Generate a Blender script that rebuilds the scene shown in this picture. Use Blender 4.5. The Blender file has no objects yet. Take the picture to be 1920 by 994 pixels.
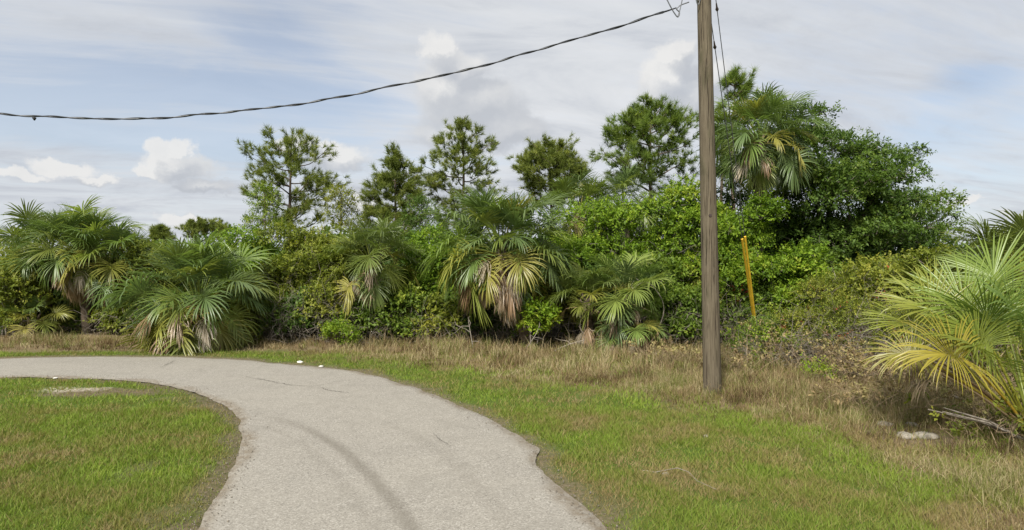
import bpy, math, numpy as np
from mathutils import Vector, Matrix

# ------------------------------------------------------------------ camera
scene = bpy.context.scene
COL = scene.collection
F = 1144.0            # focal length in photo pixels (1920 wide)
H = 2.5               # camera height
HOR = 497.0
cam_d = bpy.data.cameras.new('camera')
cam = bpy.data.objects.new('camera', cam_d)
COL.objects.link(cam)
cam.location = (0, 0, H)
cam.rotation_euler = (math.radians(90), 0, 0)
cam_d.sensor_fit = 'HORIZONTAL'
cam_d.angle = 2 * math.atan(960 / F)
cam_d.clip_start = 0.05
cam_d.clip_end = 3000
scene.camera = cam

# ------------------------------------------------------------------ light
SUN_EL, SUN_AZ = 45.0, 204.0     # azimuth measured from +Y clockwise (seen from above)
scene.view_settings.view_transform = 'Standard'
scene.view_settings.look = 'None'
scene.view_settings.exposure = 0.56
scene.view_settings.gamma = 1.0
scene.view_settings.use_curve_mapping = False
sun_d = bpy.data.lights.new('sun', 'SUN')
sun_d.energy = 4.7
sun_d.angle = math.radians(8)
sun_d.color = (1.0, 0.955, 0.88)
sun = bpy.data.objects.new('sun', sun_d)
COL.objects.link(sun)
_e, _a = math.radians(SUN_EL), math.radians(SUN_AZ)
sun_dir = Vector((math.sin(_a) * math.cos(_e), math.cos(_a) * math.cos(_e), math.sin(_e)))
sun.rotation_euler = sun_dir.to_track_quat('Z', 'Y').to_euler()

world = bpy.data.worlds.new('World')
scene.world = world
world.use_nodes = True
world.cycles.sampling_method = 'NONE'      # no sun disc in the sky: plain path tracing of it is enough
scene.cycles.max_bounces = 5
scene.cycles.diffuse_bounces = 3
scene.cycles.glossy_bounces = 2
scene.cycles.transmission_bounces = 3
scene.cycles.use_denoising = True


class NT:
    """small helper for building node trees"""
    def __init__(self, tree):
        self.t = tree
        tree.nodes.clear()

    def n(self, kind, **kw):
        nd = self.t.nodes.new(kind)
        for k, v in kw.items():
            setattr(nd, k, v)
        return nd

    def link(self, a, b):
        self.t.links.new(a, b)

    def put(self, sock, v):
        if v is None:
            return
        if hasattr(v, 'is_output'):
            self.t.links.new(v, sock)
        else:
            sock.default_value = v

    def math(self, op, a, b=None, c=None, clamp=False):
        nd = self.n('ShaderNodeMath', operation=op, use_clamp=clamp)
        for i, v in enumerate((a, b, c)):
            self.put(nd.inputs[i], v)
        return nd.outputs[0]

    def vmath(self, op, a, b=None):
        nd = self.n('ShaderNodeVectorMath', operation=op)
        self.put(nd.inputs[0], a)
        self.put(nd.inputs[1], b)
        return nd.outputs['Value'] if op in ('LENGTH', 'DOT_PRODUCT', 'DISTANCE') else nd.outputs[0]

    def noise(self, vec, scale, detail=4, rough=0.55, dist=0.0, out='Fac'):
        nd = self.n('ShaderNodeTexNoise')
        self.put(nd.inputs['Vector'], vec)
        nd.inputs['Scale'].default_value = scale
        nd.inputs['Detail'].default_value = detail
        nd.inputs['Roughness'].default_value = rough
        nd.inputs['Distortion'].default_value = dist
        return nd.outputs[out]

    def ramp(self, fac, stops, interp='LINEAR'):
        nd = self.n('ShaderNodeValToRGB')
        nd.color_ramp.interpolation = interp
        els = nd.color_ramp.elements
        while len(els) < len(stops):
            els.new(0.5)
        for e, (p, c) in zip(els, stops):
            e.position = p
            e.color = (c[0], c[1], c[2], 1) if hasattr(c, '__len__') else (c, c, c, 1)
        self.put(nd.inputs[0], fac)
        return nd.outputs[0]

    def mix(self, fac, a, b, blend='MIX'):
        nd = self.n('ShaderNodeMix', data_type='RGBA', blend_type=blend)
        self.put(nd.inputs[0], fac)
        for s, v in ((nd.inputs[6], a), (nd.inputs[7], b)):
            if not hasattr(v, 'is_output') and len(v) == 3:
                v = (*v, 1)
            self.put(s, v)
        return nd.outputs[2]

    def smooth(self, v, lo, hi, a=0.0, b=1.0):
        nd = self.n('ShaderNodeMapRange', interpolation_type='SMOOTHSTEP')
        self.put(nd.inputs[0], v)
        for i, x in enumerate((lo, hi, a, b)):
            nd.inputs[i + 1].default_value = x
        return nd.outputs[0]

    def attr(self, name):
        return self.n('ShaderNodeAttribute', attribute_name=name).outputs['Fac']


def azel(px, py):
    a = math.atan((px - 960) / F)
    return a, math.atan((HOR - py) / F * math.cos(a))


def build_world():
    t = NT(world.node_tree)
    sky = t.n('ShaderNodeTexSky', sky_type='NISHITA', sun_disc=False)
    sky.sun_elevation = math.radians(SUN_EL)
    sky.sun_rotation = math.radians(SUN_AZ)
    sky.air_density = 1.0
    sky.dust_density = 1.2
    sky.ozone_density = 1.0
    # heap clouds: (px, py, rx, ry) of the photo turned into azimuth / elevation
    blobs = [(828, 92, 38, 38), (862, 122, 62, 46), (842, 160, 62, 52), (884, 196, 110, 62), (938, 240, 96, 46), (860, 250, 110, 42),
             (1262, 104, 44, 36), (1250, 150, 62, 52), (1296, 182, 74, 58), (1340, 150, 60, 50),
             (318, 282, 42, 24), (332, 312, 78, 26), (386, 346, 62, 14), (272, 318, 34, 12),
             (112, 312, 62, 18), (176, 336, 52, 14), (40, 328, 56, 13),
             (350, 408, 50, 15), (676, 376, 34, 22), (640, 300, 74, 30), (560, 270, 50, 20), (1810, 372, 46, 9), (1890, 400, 40, 14),
             (2100, 330, 150, 60), (2500, 300, 200, 90), (-250, 330, 120, 40), (-700, 280, 200, 80)]
    g = bpy.data.node_groups.new('cloud_field', 'ShaderNodeTree')
    g.interface.new_socket('P', in_out='INPUT', socket_type='NodeSocketVector')
    g.interface.new_socket('Field', in_out='OUTPUT', socket_type='NodeSocketFloat')
    g.interface.new_socket('Shifted', in_out='OUTPUT', socket_type='NodeSocketFloat')
    gt = NT(g)
    gi = gt.n('NodeGroupInput')
    go = gt.n('NodeGroupOutput')
    P = gi.outputs[0]
    nz = gt.noise(P, 9.0, 6, 0.62, 0.0, 'Color')
    off = gt.vmath('MULTIPLY', gt.vmath('SUBTRACT', nz, (0.5, 0.5, 0.5)), (0.10, 0.07, 0.0))
    nz2 = gt.noise(P, 34.0, 5, 0.6, 0.0, 'Color')
    off2 = gt.vmath('MULTIPLY', gt.vmath('SUBTRACT', nz2, (0.5, 0.5, 0.5)), (0.034, 0.03, 0.0))
    Pw = gt.vmath('ADD', gt.vmath('ADD', P, off), off2)
    for k, shift in enumerate(((0, 0, 0), (-0.020, 0.030, 0.0))):
        Ps = Pw if k == 0 else gt.vmath('ADD', Pw, shift)
        acc = None
        for (px, py, rx, ry) in blobs:
            a, e = azel(px, py)
            a2, _ = azel(px + rx, py)
            _, e2 = azel(px, py - ry)
            d = gt.vmath('MULTIPLY', gt.vmath('SUBTRACT', Ps, (a, e, 0)), (1 / (a2 - a), 1 / (e2 - e), 0))
            v = gt.math('SUBTRACT', 1.0, gt.vmath('LENGTH', d))
            if acc is None:
                acc = v
            else:
                nd = gt.n('ShaderNodeMath', operation='SMOOTH_MAX')
                gt.link(acc, nd.inputs[0]); gt.link(v, nd.inputs[1]); nd.inputs[2].default_value = 0.18
                acc = nd.outputs[0]
        gt.link(acc, go.inputs[k])

    tc = t.n('ShaderNodeTexCoord')
    D = tc.outputs['Generated']
    sp = t.n('ShaderNodeSeparateXYZ'); t.link(D, sp.inputs[0])
    X, Y, Z = sp.outputs
    az = t.math('ARCTAN2', X, Y)
    el = t.math('ARCSINE', Z)
    cb = t.n('ShaderNodeCombineXYZ'); t.link(az, cb.inputs[0]); t.link(el, cb.inputs[1])
    P = cb.outputs[0]

    nd = t.n('ShaderNodeGroup'); nd.node_tree = g
    t.put(nd.inputs[0], P)
    f0, f1 = nd.outputs
    cum = t.smooth(f0, -0.10, 0.36)
    lit = t.math('MULTIPLY_ADD', t.math('SUBTRACT', f0, f1), 1.0, 0.22, clamp=True)
    puff = t.noise(P, 26.0, 4, 0.6)
    lit = t.math('ADD', lit, t.math('MULTIPLY', t.math('SUBTRACT', puff, 0.5), 0.45), clamp=True)
    cumcol = t.ramp(lit, [(0.0, (3.75, 3.95, 4.3)), (0.4, (4.35, 4.5, 4.75)), (0.75, (5.3, 5.35, 5.4)), (1.0, (6.2, 6.15, 6.05))])

    # high thin sheet, streaks on a plane overhead
    zz = t.math('ADD', t.math('MAXIMUM', Z, 0.0), 0.16)
    cp = t.n('ShaderNodeCombineXYZ')
    t.link(t.math('DIVIDE', X, zz), cp.inputs[0]); t.link(t.math('DIVIDE', Y, zz), cp.inputs[1])
    rot = t.n('ShaderNodeVectorRotate', rotation_type='Z_AXIS'); t.link(cp.outputs[0], rot.inputs[0]); rot.inputs['Angle'].default_value = math.radians(-18)
    st = t.vmath('MULTIPLY', rot.outputs[0], (0.55, 1.0, 1.0))
    st = t.vmath('ADD', st, (3.1, 1.7, 0))
    big = t.noise(st, 0.85, 3, 0.5, 0.3)
    fine = t.noise(st, 2.6, 8, 0.62, 0.5)
    fine2 = t.noise(t.vmath('MULTIPLY', st, (0.6, 2.2, 1)), 5.0, 6, 0.6, 0.3)
    s = t.math('ADD', t.math('MULTIPLY', big, 0.55), t.math('MULTIPLY', fine, 0.45))
    s = t.math('ADD', s, t.math('MULTIPLY', t.math('SUBTRACT', fine2, 0.5), 0.18))
    # where the sheet is thick and where blue shows through
    for (px, py, rx, ry, k) in [(1050, 160, 480, 300, 0.14), (150, 60, 330, 150, 0.035), (440, 160, 300, 45, -0.07), (500, 70, 120, 60, -0.03), (520, 20, 160, 60, -0.04),
                                (230, 265, 330, 40, -0.10), (1820, 150, 110, 45, -0.13), (1740, 260, 190, 50, -0.10), (1850, 330, 140, 40, -0.06),
                                (480, 300, 140, 40, -0.08)]:
        a, e = azel(px, py); a2, _ = azel(px + rx, py); _, e2 = azel(px, py - ry)
        d = t.vmath('LENGTH', t.vmath('MULTIPLY', t.vmath('SUBTRACT', P, (a, e, 0)), (1 / abs(a2 - a), 1 / abs(e2 - e), 0)))
        s = t.math('MULTIPLY_ADD', t.smooth(d, 0.0, 1.25, 1.0, 0.0), k, s)
    cov = t.smooth(s, 0.35, 0.59, 0.36, 1.0)
    shc = t.ramp(t.math('ADD', t.math('MULTIPLY', fine, 0.6), t.math('MULTIPLY', big, 0.4)),
                 [(0.38, (5.9, 6.0, 6.15)), (0.49, (5.1, 5.28, 5.55)), (0.60, (3.95, 4.2, 4.65))])
    # haze near the horizon
    hz = t.smooth(el, 0.0, 0.30, 0.55, 0.0)
    skyc = t.mix(hz, sky.outputs[0], (4.6, 5.3, 6.2))
    skyc = t.mix(1.0, skyc, (1.05, 1.02, 1.02), 'MULTIPLY')
    c1 = t.mix(cov, skyc, shc)
    c2 = t.mix(t.math('MULTIPLY', cum, 0.88), c1, cumcol)
    bg = t.n('ShaderNodeBackground')
    t.link(c2, bg.inputs[0])
    bg.inputs[1].default_value = 0.093
    out = t.n('ShaderNodeOutputWorld')
    t.link(bg.outputs[0], out.inputs[0])


build_world()

# ------------------------------------------------------------------ helpers
RNG = np.random.default_rng(7)


def at(px, py, D):
    return np.array([(px - 960) / F * D, D, H - (py - HOR) / F * D])


def gp(px, py, z=0.0):
    D = (H - z) * F / (py - HOR)
    return np.array([(px - 960) / F * D, D, z])


_T = np.random.default_rng(3).random((256, 256))


def vnoise(x, y):
    xi = np.floor(x).astype(int); yi = np.floor(y).astype(int)
    fx = x - xi; fy = y - yi
    fx = fx * fx * (3 - 2 * fx); fy = fy * fy * (3 - 2 * fy)
    a = _T[xi & 255, yi & 255]; b = _T[(xi + 1) & 255, yi & 255]
    c = _T[xi & 255, (yi + 1) & 255]; d = _T[(xi + 1) & 255, (yi + 1) & 255]
    return (a * (1 - fx) + b * fx) * (1 - fy) + (c * (1 - fx) + d * fx) * fy


def fbm(x, y, s=1.0, o=4):
    v = 0; amp = 0.5; tot = 0
    for i in range(o):
        v = v + amp * vnoise(x * s + 17.3 * i, y * s + 9.1 * i); tot += amp
        amp *= 0.55; s *= 2.03
    return v / tot


def sstep(v, a, b):
    t = np.clip((v - a) / (b - a), 0, 1)
    return t * t * (3 - 2 * t)


def unit(v):
    return v / np.maximum(np.linalg.norm(v, axis=-1, keepdims=True), 1e-9)


class MB:
    """collects tris / quads with a per-vertex tint, builds one mesh"""
    def __init__(self):
        self.v = []; self.f = {3: [], 4: []}; self.t = []; self.n = 0

    def add(self, verts, faces, tint=0.5):
        verts = np.asarray(verts, dtype=np.float32).reshape(-1, 3)
        faces = np.asarray(faces, dtype=np.int64)
        self.v.append(verts)
        self.f[faces.shape[1]].append(faces + self.n)
        tint = np.broadcast_to(np.asarray(tint, dtype=np.float32), (len(verts),))
        self.t.append(tint)
        self.n += len(verts)

    def tube(self, pts, rad, sides=6, tint=0.5, cap=True, rough=0.0, seed=0):
        pts = np.asarray(pts, dtype=float); n = len(pts)
        rad = np.broadcast_to(np.asarray(rad, dtype=float), (n,))
        tan = unit(np.gradient(pts, axis=0))
        ref = np.array([0, 0, 1.0]) if abs(tan[0][2]) < 0.9 else np.array([1.0, 0, 0])
        u = unit(np.cross(ref, tan[0]))
        rings = []
        rr = np.random.default_rng(seed)
        for i in range(n):
            u = unit(u - tan[i] * np.dot(u, tan[i]))
            w = np.cross(tan[i], u)
            a = np.arange(sides) * 2 * math.pi / sides
            k = rad[i] * (1 + rough * rr.uniform(-1, 1, sides))
            rings.append(pts[i] + (np.cos(a) * k)[:, None] * u + (np.sin(a) * k)[:, None] * w)
        V = np.concatenate(rings)
        q = []
        for i in range(n - 1):
            for j in range(sides):
                k = (j + 1) % sides
                q.append((i * sides + j, i * sides + k, (i + 1) * sides + k, (i + 1) * sides + j))
        base = self.n
        self.add(V, q, tint)
        if cap:
            for i, ctr in ((0, pts[0]), (n - 1, pts[-1])):
                o = [(sides, (j + 1) % sides, j) if i == 0 else (sides, j, (j + 1) % sides) for j in range(sides)]
                self.add(np.vstack([rings[i], ctr]), o, tint)

    def mesh(self, name):
        me = bpy.data.meshes.new(name)
        V = np.concatenate(self.v) if self.v else np.zeros((0, 3), np.float32)
        T = np.concatenate(self.t) if self.t else np.zeros(0, np.float32)
        tri = np.concatenate(self.f[3]) if self.f[3] else np.zeros((0, 3), int)
        qd = np.concatenate(self.f[4]) if self.f[4] else np.zeros((0, 4), int)
        loops = np.concatenate([tri.ravel(), qd.ravel()]).astype(np.int32)
        nf = len(tri) + len(qd)
        starts = np.concatenate([np.arange(len(tri)) * 3, len(tri) * 3 + np.arange(len(qd)) * 4]).astype(np.int32)
        me.vertices.add(len(V)); me.vertices.foreach_set('co', V.astype(np.float32).ravel())
        me.loops.add(len(loops)); me.loops.foreach_set('vertex_index', loops)
        me.polygons.add(nf); me.polygons.foreach_set('loop_start', starts)
        at_ = me.attributes.new('tint', 'FLOAT', 'POINT'); at_.data.foreach_set('value', T.astype(np.float32))
        me.update(calc_edges=True)
        return me

    def build(self, name, mat, parent=None, smooth=False, kind=None):
        me = self.mesh(name)
        me.materials.append(mat)
        if smooth:
            me.polygons.foreach_set('use_smooth', np.ones(len(me.polygons), dtype=bool))
        return link(name, me, parent, kind)


def link(name, me, parent=None, kind=None):
    o = bpy.data.objects.new(name, me)
    COL.objects.link(o)
    if parent is not None:
        o.parent = parent
    if kind:
        o['kind'] = kind
    return o


def thing(name, label, cat, loc=(0, 0, 0), group=None):
    o = bpy.data.objects.new(name, None)
    o.empty_display_size = 0.2
    COL.objects.link(o)
    o.location = loc
    tag(o, label, cat, group)
    return o


def tag(o, label, cat, group=None):
    o['label'] = label; o['category'] = cat
    if group:
        o['group'] = group
    return o


def struct(o):
    o['kind'] = 'structure'
    return o


# ------------------------------------------------------------------ materials
def new_mat(name):
    m = bpy.data.materials.new(name)
    m.use_nodes = True
    return m, NT(m.node_tree)


def finish(t, shader):
    o = t.n('ShaderNodeOutputMaterial')
    t.link(shader, o.inputs[0])


def principled(t, col, rough=0.8, spec=0.3, bump=None, bump_d=0.01, bump_s=0.5):
    p = t.n('ShaderNodeBsdfPrincipled')
    if not hasattr(col, 'is_output') and len(col) == 3:
        col = (*col, 1)
    t.put(p.inputs['Base Color'], col)
    t.put(p.inputs['Roughness'], rough)
    p.inputs['Specular IOR Level'].default_value = spec
    if bump is not None:
        b = t.n('ShaderNodeBump')
        b.inputs['Strength'].default_value = bump_s
        b.inputs['Distance'].default_value = bump_d
        t.link(bump, b.inputs['Height'])
        t.link(b.outputs[0], p.inputs['Normal'])
    return p.outputs[0]


def leaf_mat(name, stops, rough=0.55, spec=0.22, trans=0.38, objcol=False, tcol=1.25):
    m, t = new_mat(name)
    col = t.ramp(t.attr('tint'), stops)
    if objcol:
        oi = t.n('ShaderNodeObjectInfo')
        col = t.mix(1.0, col, oi.outputs['Color'], 'MULTIPLY')
    p = principled(t, col, rough, spec)
    tr = t.n('ShaderNodeBsdfTranslucent')
    t.put(tr.inputs[0], t.mix(1.0, col, (tcol, tcol * 1.05, tcol * 0.6), 'MULTIPLY'))
    mx = t.n('ShaderNodeMixShader'); mx.inputs[0].default_value = trans
    t.link(p, mx.inputs[1]); t.link(tr.outputs[0], mx.inputs[2])
    finish(t, mx.outputs[0])
    return m


M = {}
M['leaf_bright'] = leaf_mat('leaf_bright', [(0, (0.055, 0.105, 0.012)), (0.35, (0.12, 0.205, 0.018)), (0.7, (0.2, 0.30, 0.024)), (1, (0.31, 0.36, 0.04))])
M['leaf_olive'] = leaf_mat('leaf_olive', [(0, (0.07, 0.09, 0.016)), (0.4, (0.145, 0.185, 0.026)), (0.75, (0.23, 0.25, 0.034)), (1, (0.31, 0.305, 0.05))])
M['leaf_mid'] = leaf_mat('leaf_mid', [(0, (0.055, 0.09, 0.017)), (0.4, (0.11, 0.175, 0.026)), (0.75, (0.175, 0.25, 0.034)), (1, (0.28, 0.33, 0.045))])
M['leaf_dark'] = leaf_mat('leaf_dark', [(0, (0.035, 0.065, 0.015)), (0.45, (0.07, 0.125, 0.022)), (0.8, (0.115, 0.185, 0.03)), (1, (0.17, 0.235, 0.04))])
M['leaf_dryweed'] = leaf_mat('leaf_dryweed', [(0, (0.14, 0.09, 0.045)), (0.5, (0.30, 0.22, 0.11)), (1, (0.34, 0.31, 0.12))], trans=0.25)
M['leaf_red'] = leaf_mat('leaf_red', [(0, (0.12, 0.03, 0.015)), (1, (0.33, 0.06, 0.03))], trans=0.15)
M['needle'] = leaf_mat('needle', [(0, (0.085, 0.11, 0.03)), (0.5, (0.16, 0.2, 0.04)), (1, (0.26, 0.28, 0.055))], rough=0.5, trans=0.35)
M['needle_green'] = leaf_mat('needle_green', [(0, (0.07, 0.115, 0.025)), (0.5, (0.145, 0.21, 0.035)), (1, (0.235, 0.29, 0.05))], rough=0.5, trans=0.35)
M['frond'] = leaf_mat('frond', [(0, (0.8, 0.8, 0.75)), (0.5, (1.25, 1.25, 1.3)), (1, (1.8, 1.6, 1.3))], rough=0.36, spec=0.5, trans=0.34, objcol=True)
M['lawn'] = leaf_mat('lawn', [(0, (0.279, 0.214, 0.102)), (0.2, (0.242, 0.223, 0.065)), (0.4, (0.177, 0.219, 0.037)), (0.7, (0.186, 0.265, 0.035)), (1, (0.260, 0.326, 0.051))], rough=0.6, spec=0.2, trans=0.35, tcol=1.1)
M['dry'] = leaf_mat('dry', [(0, (0.067, 0.040, 0.020)), (0.25, (0.185, 0.126, 0.063)), (0.5, (0.319, 0.244, 0.126)), (0.7, (0.420, 0.361, 0.210)), (0.8, (0.193, 0.193, 0.050)), (1, (0.126, 0.168, 0.029))], rough=0.7, spec=0.15, trans=0.25, tcol=1.0)


def bark_mat(name, c0, c1, scale=6.0, stretch=0.2):
    m, t = new_mat(name)
    tc = t.n('ShaderNodeTexCoord')
    v = t.vmath('MULTIPLY', tc.outputs['Object'], (1, 1, stretch))
    n = t.noise(v, scale, 6, 0.65, 0.3)
    finish(t, principled(t, t.ramp(n, [(0.3, c0), (0.7, c1)]), 0.9, 0.1, n, 0.03, 0.7))
    return m


M['bark'] = bark_mat('bark', (0.05, 0.038, 0.028), (0.17, 0.13, 0.1))
M['bark_grey'] = bark_mat('bark_grey', (0.1, 0.085, 0.07), (0.28, 0.25, 0.21))
M['palm_trunk'] = bark_mat('palm_trunk', (0.06, 0.045, 0.032), (0.24, 0.19, 0.14), 8, 1.5)
M['twig'] = bark_mat('twig', (0.13, 0.11, 0.085), (0.34, 0.3, 0.25), 12, 0.4)


def simple_mat(name, col, rough=0.5, spec=0.3, metal=0.0, var=0.25, scale=12):
    m, t = new_mat(name)
    tc = t.n('ShaderNodeTexCoord')
    n = t.noise(tc.outputs['Object'], scale, 5, 0.6)
    lo = tuple(c * (1 - var) for c in col); hi = tuple(min(1, c * (1 + var)) for c in col)
    p = t.n('ShaderNodeBsdfPrincipled')
    t.link(t.ramp(n, [(0.3, lo), (0.7, hi)]), p.inputs['Base Color'])
    p.inputs['Roughness'].default_value = rough
    p.inputs['Specular IOR Level'].default_value = spec
    p.inputs['Metallic'].default_value = metal
    finish(t, p.outputs[0])
    return m


M['rubber'] = simple_mat('rubber', (0.022, 0.024, 0.027), 0.55)
M['steel'] = simple_mat('steel', (0.33, 0.34, 0.35), 0.45, 0.5, 0.7)
M['wire'] = simple_mat('wire', (0.12, 0.125, 0.13), 0.5, 0.4, 0.5)
M['porcelain'] = simple_mat('porcelain', (0.06, 0.045, 0.04), 0.25)
M['yellow'] = simple_mat('yellow', (0.74, 0.47, 0.04), 0.5, 0.3, 0, 0.2, 5)
M['rock'] = simple_mat('rock', (0.27, 0.245, 0.2), 0.9, 0.1, 0, 0.35, 18)
M['gravel'] = simple_mat('gravel', (0.21, 0.185, 0.15), 0.95, 0.05, 0, 0.45, 40)
M['litter'] = simple_mat('litter', (0.62, 0.6, 0.54), 0.6, 0.3, 0, 0.08, 9)


def pole_mat():
    m, t = new_mat('pole_wood')
    tc = t.n('ShaderNodeTexCoord')
    v = t.vmath('MULTIPLY', tc.outputs['Object'], (1, 1, 0.045))
    grain = t.noise(v, 34, 6, 0.7, 0.2)
    v2 = t.vmath('MULTIPLY', tc.outputs['Object'], (1, 1, 0.16))
    blot = t.noise(v2, 6, 5, 0.6, 0.4)
    chk = t.noise(t.vmath('MULTIPLY', tc.outputs['Object'], (1, 1, 0.02)), 60, 3, 0.5, 0.0)
    col = t.ramp(grain, [(0.28, (0.068, 0.054, 0.036)), (0.5, (0.113, 0.093, 0.063)), (0.75, (0.167, 0.141, 0.097))])
    col = t.mix(t.smooth(blot, 0.52, 0.72), col, (0.077, 0.069, 0.041))
    col = t.mix(t.smooth(chk, 0.60, 0.66), col, (0.032, 0.023, 0.016))
    h = t.math('SUBTRACT', grain, t.math('MULTIPLY', t.smooth(chk, 0.60, 0.66), 1.5))
    finish(t, principled(t, col, 0.85, 0.15, h, 0.012, 0.8))
    return m


M['pole'] = pole_mat()


def road_mat():
    m, t = new_mat('asphalt')
    tc = t.n('ShaderNodeTexCoord')
    P = tc.outputs['Object']
    vo = t.n('ShaderNodeTexVoronoi', feature='F1'); t.link(P, vo.inputs[0]); vo.inputs['Scale'].default_value = 75
    cellv = t.n('ShaderNodeSeparateColor'); t.link(vo.outputs['Color'], cellv.inputs[0])
    sp = t.noise(P, 95, 3, 0.7)
    big = t.noise(P, 0.55, 5, 0.6, 0.4)
    mid = t.noise(P, 4.0, 5, 0.65)
    base = t.ramp(cellv.outputs[0], [(0.0, (0.106, 0.097, 0.084)), (0.16, (0.185, 0.170, 0.143)), (0.5, (0.251, 0.233, 0.198)), (0.85, (0.312, 0.293, 0.253)), (1.0, (0.422, 0.400, 0.352))])
    base = t.mix(t.math('MULTIPLY_ADD', t.smooth(sp, 0.35, 0.7), 0.35, 0.18), base, (0.264, 0.246, 0.209))
    base = t.mix(t.smooth(big, 0.35, 0.75, 0.0, 0.28), base, (0.304, 0.282, 0.233))
    base = t.mix(t.smooth(t.noise(P, 1.4, 6, 0.65, 0.6), 0.48, 0.75, 0.0, 0.4), base, (0.189, 0.176, 0.148))
    base = t.mix(t.smooth(mid, 0.48, 0.78, 0.0, 0.35), base, (0.176, 0.163, 0.136))
    ty = t.math('MULTIPLY', t.attr('tyre'), t.smooth(t.noise(P, 30, 4, 0.7), 0.25, 0.6, 0.55, 1.0))
    base = t.mix(t.math('MULTIPLY', ty, 0.55), base, (0.114, 0.101, 0.079))
    ed = t.math('MULTIPLY', t.attr('edge'), t.smooth(t.noise(P, 7, 5, 0.7), 0.3, 0.65, 0.15, 1.0))
    base = t.mix(t.math('MULTIPLY', ed, 0.85), base, (0.150, 0.119, 0.079))
    finish(t, principled(t, base, 0.92, 0.15, t.math('ADD', vo.outputs['Distance'], sp), 0.005, 0.4))
    return m


def ground_mat():
    m, t = new_mat('ground_soil')
    tc = t.n('ShaderNodeTexCoord')
    P = tc.outputs['Object']
    n1 = t.noise(P, 14, 6, 0.7); n2 = t.noise(P, 2.2, 5, 0.6); n3 = t.noise(P, 70, 3, 0.7)
    soil = t.ramp(n1, [(0.25, (0.07, 0.05, 0.032)), (0.55, (0.15, 0.115, 0.075)), (0.8, (0.24, 0.195, 0.135))])
    green = t.ramp(n3, [(0.3, (0.05, 0.075, 0.015)), (0.7, (0.10, 0.15, 0.022))])
    dry = t.ramp(n3, [(0.25, (0.09, 0.065, 0.035)), (0.5, (0.2, 0.15, 0.08)), (0.75, (0.32, 0.25, 0.14))])
    sand = t.ramp(n1, [(0.25, (0.30, 0.26, 0.19)), (0.7, (0.52, 0.47, 0.38))])
    c = t.mix(t.attr('green'), soil, green)
    c = t.mix(t.math('MULTIPLY', t.attr('dry'), t.smooth(n2, 0.2, 0.7, 0.45, 1.0)), c, dry)
    c = t.mix(t.math('MULTIPLY', t.attr('bare'), t.smooth(n1, 0.3, 0.6, 0.6, 1.0)), c, soil)
    c = t.mix(t.math('MULTIPLY', t.attr('sand'), t.smooth(n1, 0.36, 0.6)), c, sand)
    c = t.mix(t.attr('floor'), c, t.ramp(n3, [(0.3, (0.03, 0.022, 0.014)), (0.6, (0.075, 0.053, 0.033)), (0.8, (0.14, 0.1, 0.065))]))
    finish(t, principled(t, c, 0.95, 0.1, t.math('ADD', n1, n3), 0.03, 0.6))
    return m


M['road'] = road_mat()
M['ground'] = ground_mat()
M['crack'] = simple_mat('crack', (0.075, 0.065, 0.052), 0.95, 0.05, 0, 0.3, 30)

# ------------------------------------------------------------------ road outline
outer_px = [(1135, 990), (1100, 945), (1062, 913), (1026, 884), (1012, 862), (1004, 838), (958, 808), (880, 769), (800, 735), (720, 708), (640, 692), (520, 680), (400, 671), (240, 668), (100, 669), (0, 672)]
inner_px = [(365, 994), (382, 962), (412, 922), (436, 880), (450, 832), (452, 798), (432, 764), (380, 739), (300, 719), (200, 711), (100, 708), (0, 707)]
outer = [(2.7, -14), (2.55, -7), (2.25, -1), (1.75, 2.6), (1.28, 4.4)] + [tuple(gp(*p)[:2]) for p in outer_px] + [(-18.5, 14.6), (-23.5, 11.5), (-27, 6), (-28, -2)]
inner = [(-1.0, -14), (-1.1, -7), (-1.5, -1), (-2.05, 2.6), (-2.55, 4.4)] + [tuple(gp(*p)[:2]) for p in inner_px] + [(-15.5, 12.4), (-19.4, 10.2), (-22.6, 5.6), (-23.6, -2)]


def catmull(P, n=14):
    P = np.array(P, float)
    Q = np.vstack([2 * P[0] - P[1], P, 2 * P[-1] - P[-2]])
    out = []
    for i in range(1, len(Q) - 2):
        p0, p1, p2, p3 = Q[i - 1], Q[i], Q[i + 1], Q[i + 2]
        for s in np.linspace(0, 1, n, endpoint=False):
            out.append(0.5 * ((2 * p1) + (-p0 + p2) * s + (2 * p0 - 5 * p1 + 4 * p2 - p3) * s ** 2 + (-p0 + 3 * p1 - 3 * p2 + p3) * s ** 3))
    out.append(Q[-2])
    return np.array(out)


def resample(P, n):
    d = np.concatenate([[0], np.cumsum(np.linalg.norm(np.diff(P, axis=0), axis=1))])
    s = np.linspace(0, d[-1], n)
    return np.stack([np.interp(s, d, P[:, k]) for k in range(P.shape[1])], 1)


def ragged(P, amp, seed):
    nrm = np.gradient(P, axis=0); nrm = unit(np.stack([-nrm[:, 1], nrm[:, 0]], 1))
    k = np.arange(len(P)) * 0.16
    return P + nrm * ((fbm(k + seed, k * 0 + seed, 1.0, 4) - 0.5) * amp)[:, None]


def seg_dist(pts, P):
    best = np.full(len(pts), 1e9)
    for a, b in zip(P[:-1], P[1:]):
        ab = b - a; L = max(ab @ ab, 1e-9)
        tt = np.clip(((pts - a) @ ab) / L, 0, 1)
        best = np.minimum(best, ((pts - a - tt[:, None] * ab) ** 2).sum(1))
    return np.sqrt(best)


def inside(pts, poly):
    c = np.zeros(len(pts), bool)
    x, y = pts[:, 0], pts[:, 1]
    j = len(poly) - 1
    for i in range(len(poly)):
        xi, yi = poly[i]; xj, yj = poly[j]
        hit = ((yi > y) != (yj > y)) & (x < (xj - xi) * (y - yi) / (yj - yi + 1e-12) + xi)
        c ^= hit
        j = i
    return c


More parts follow.
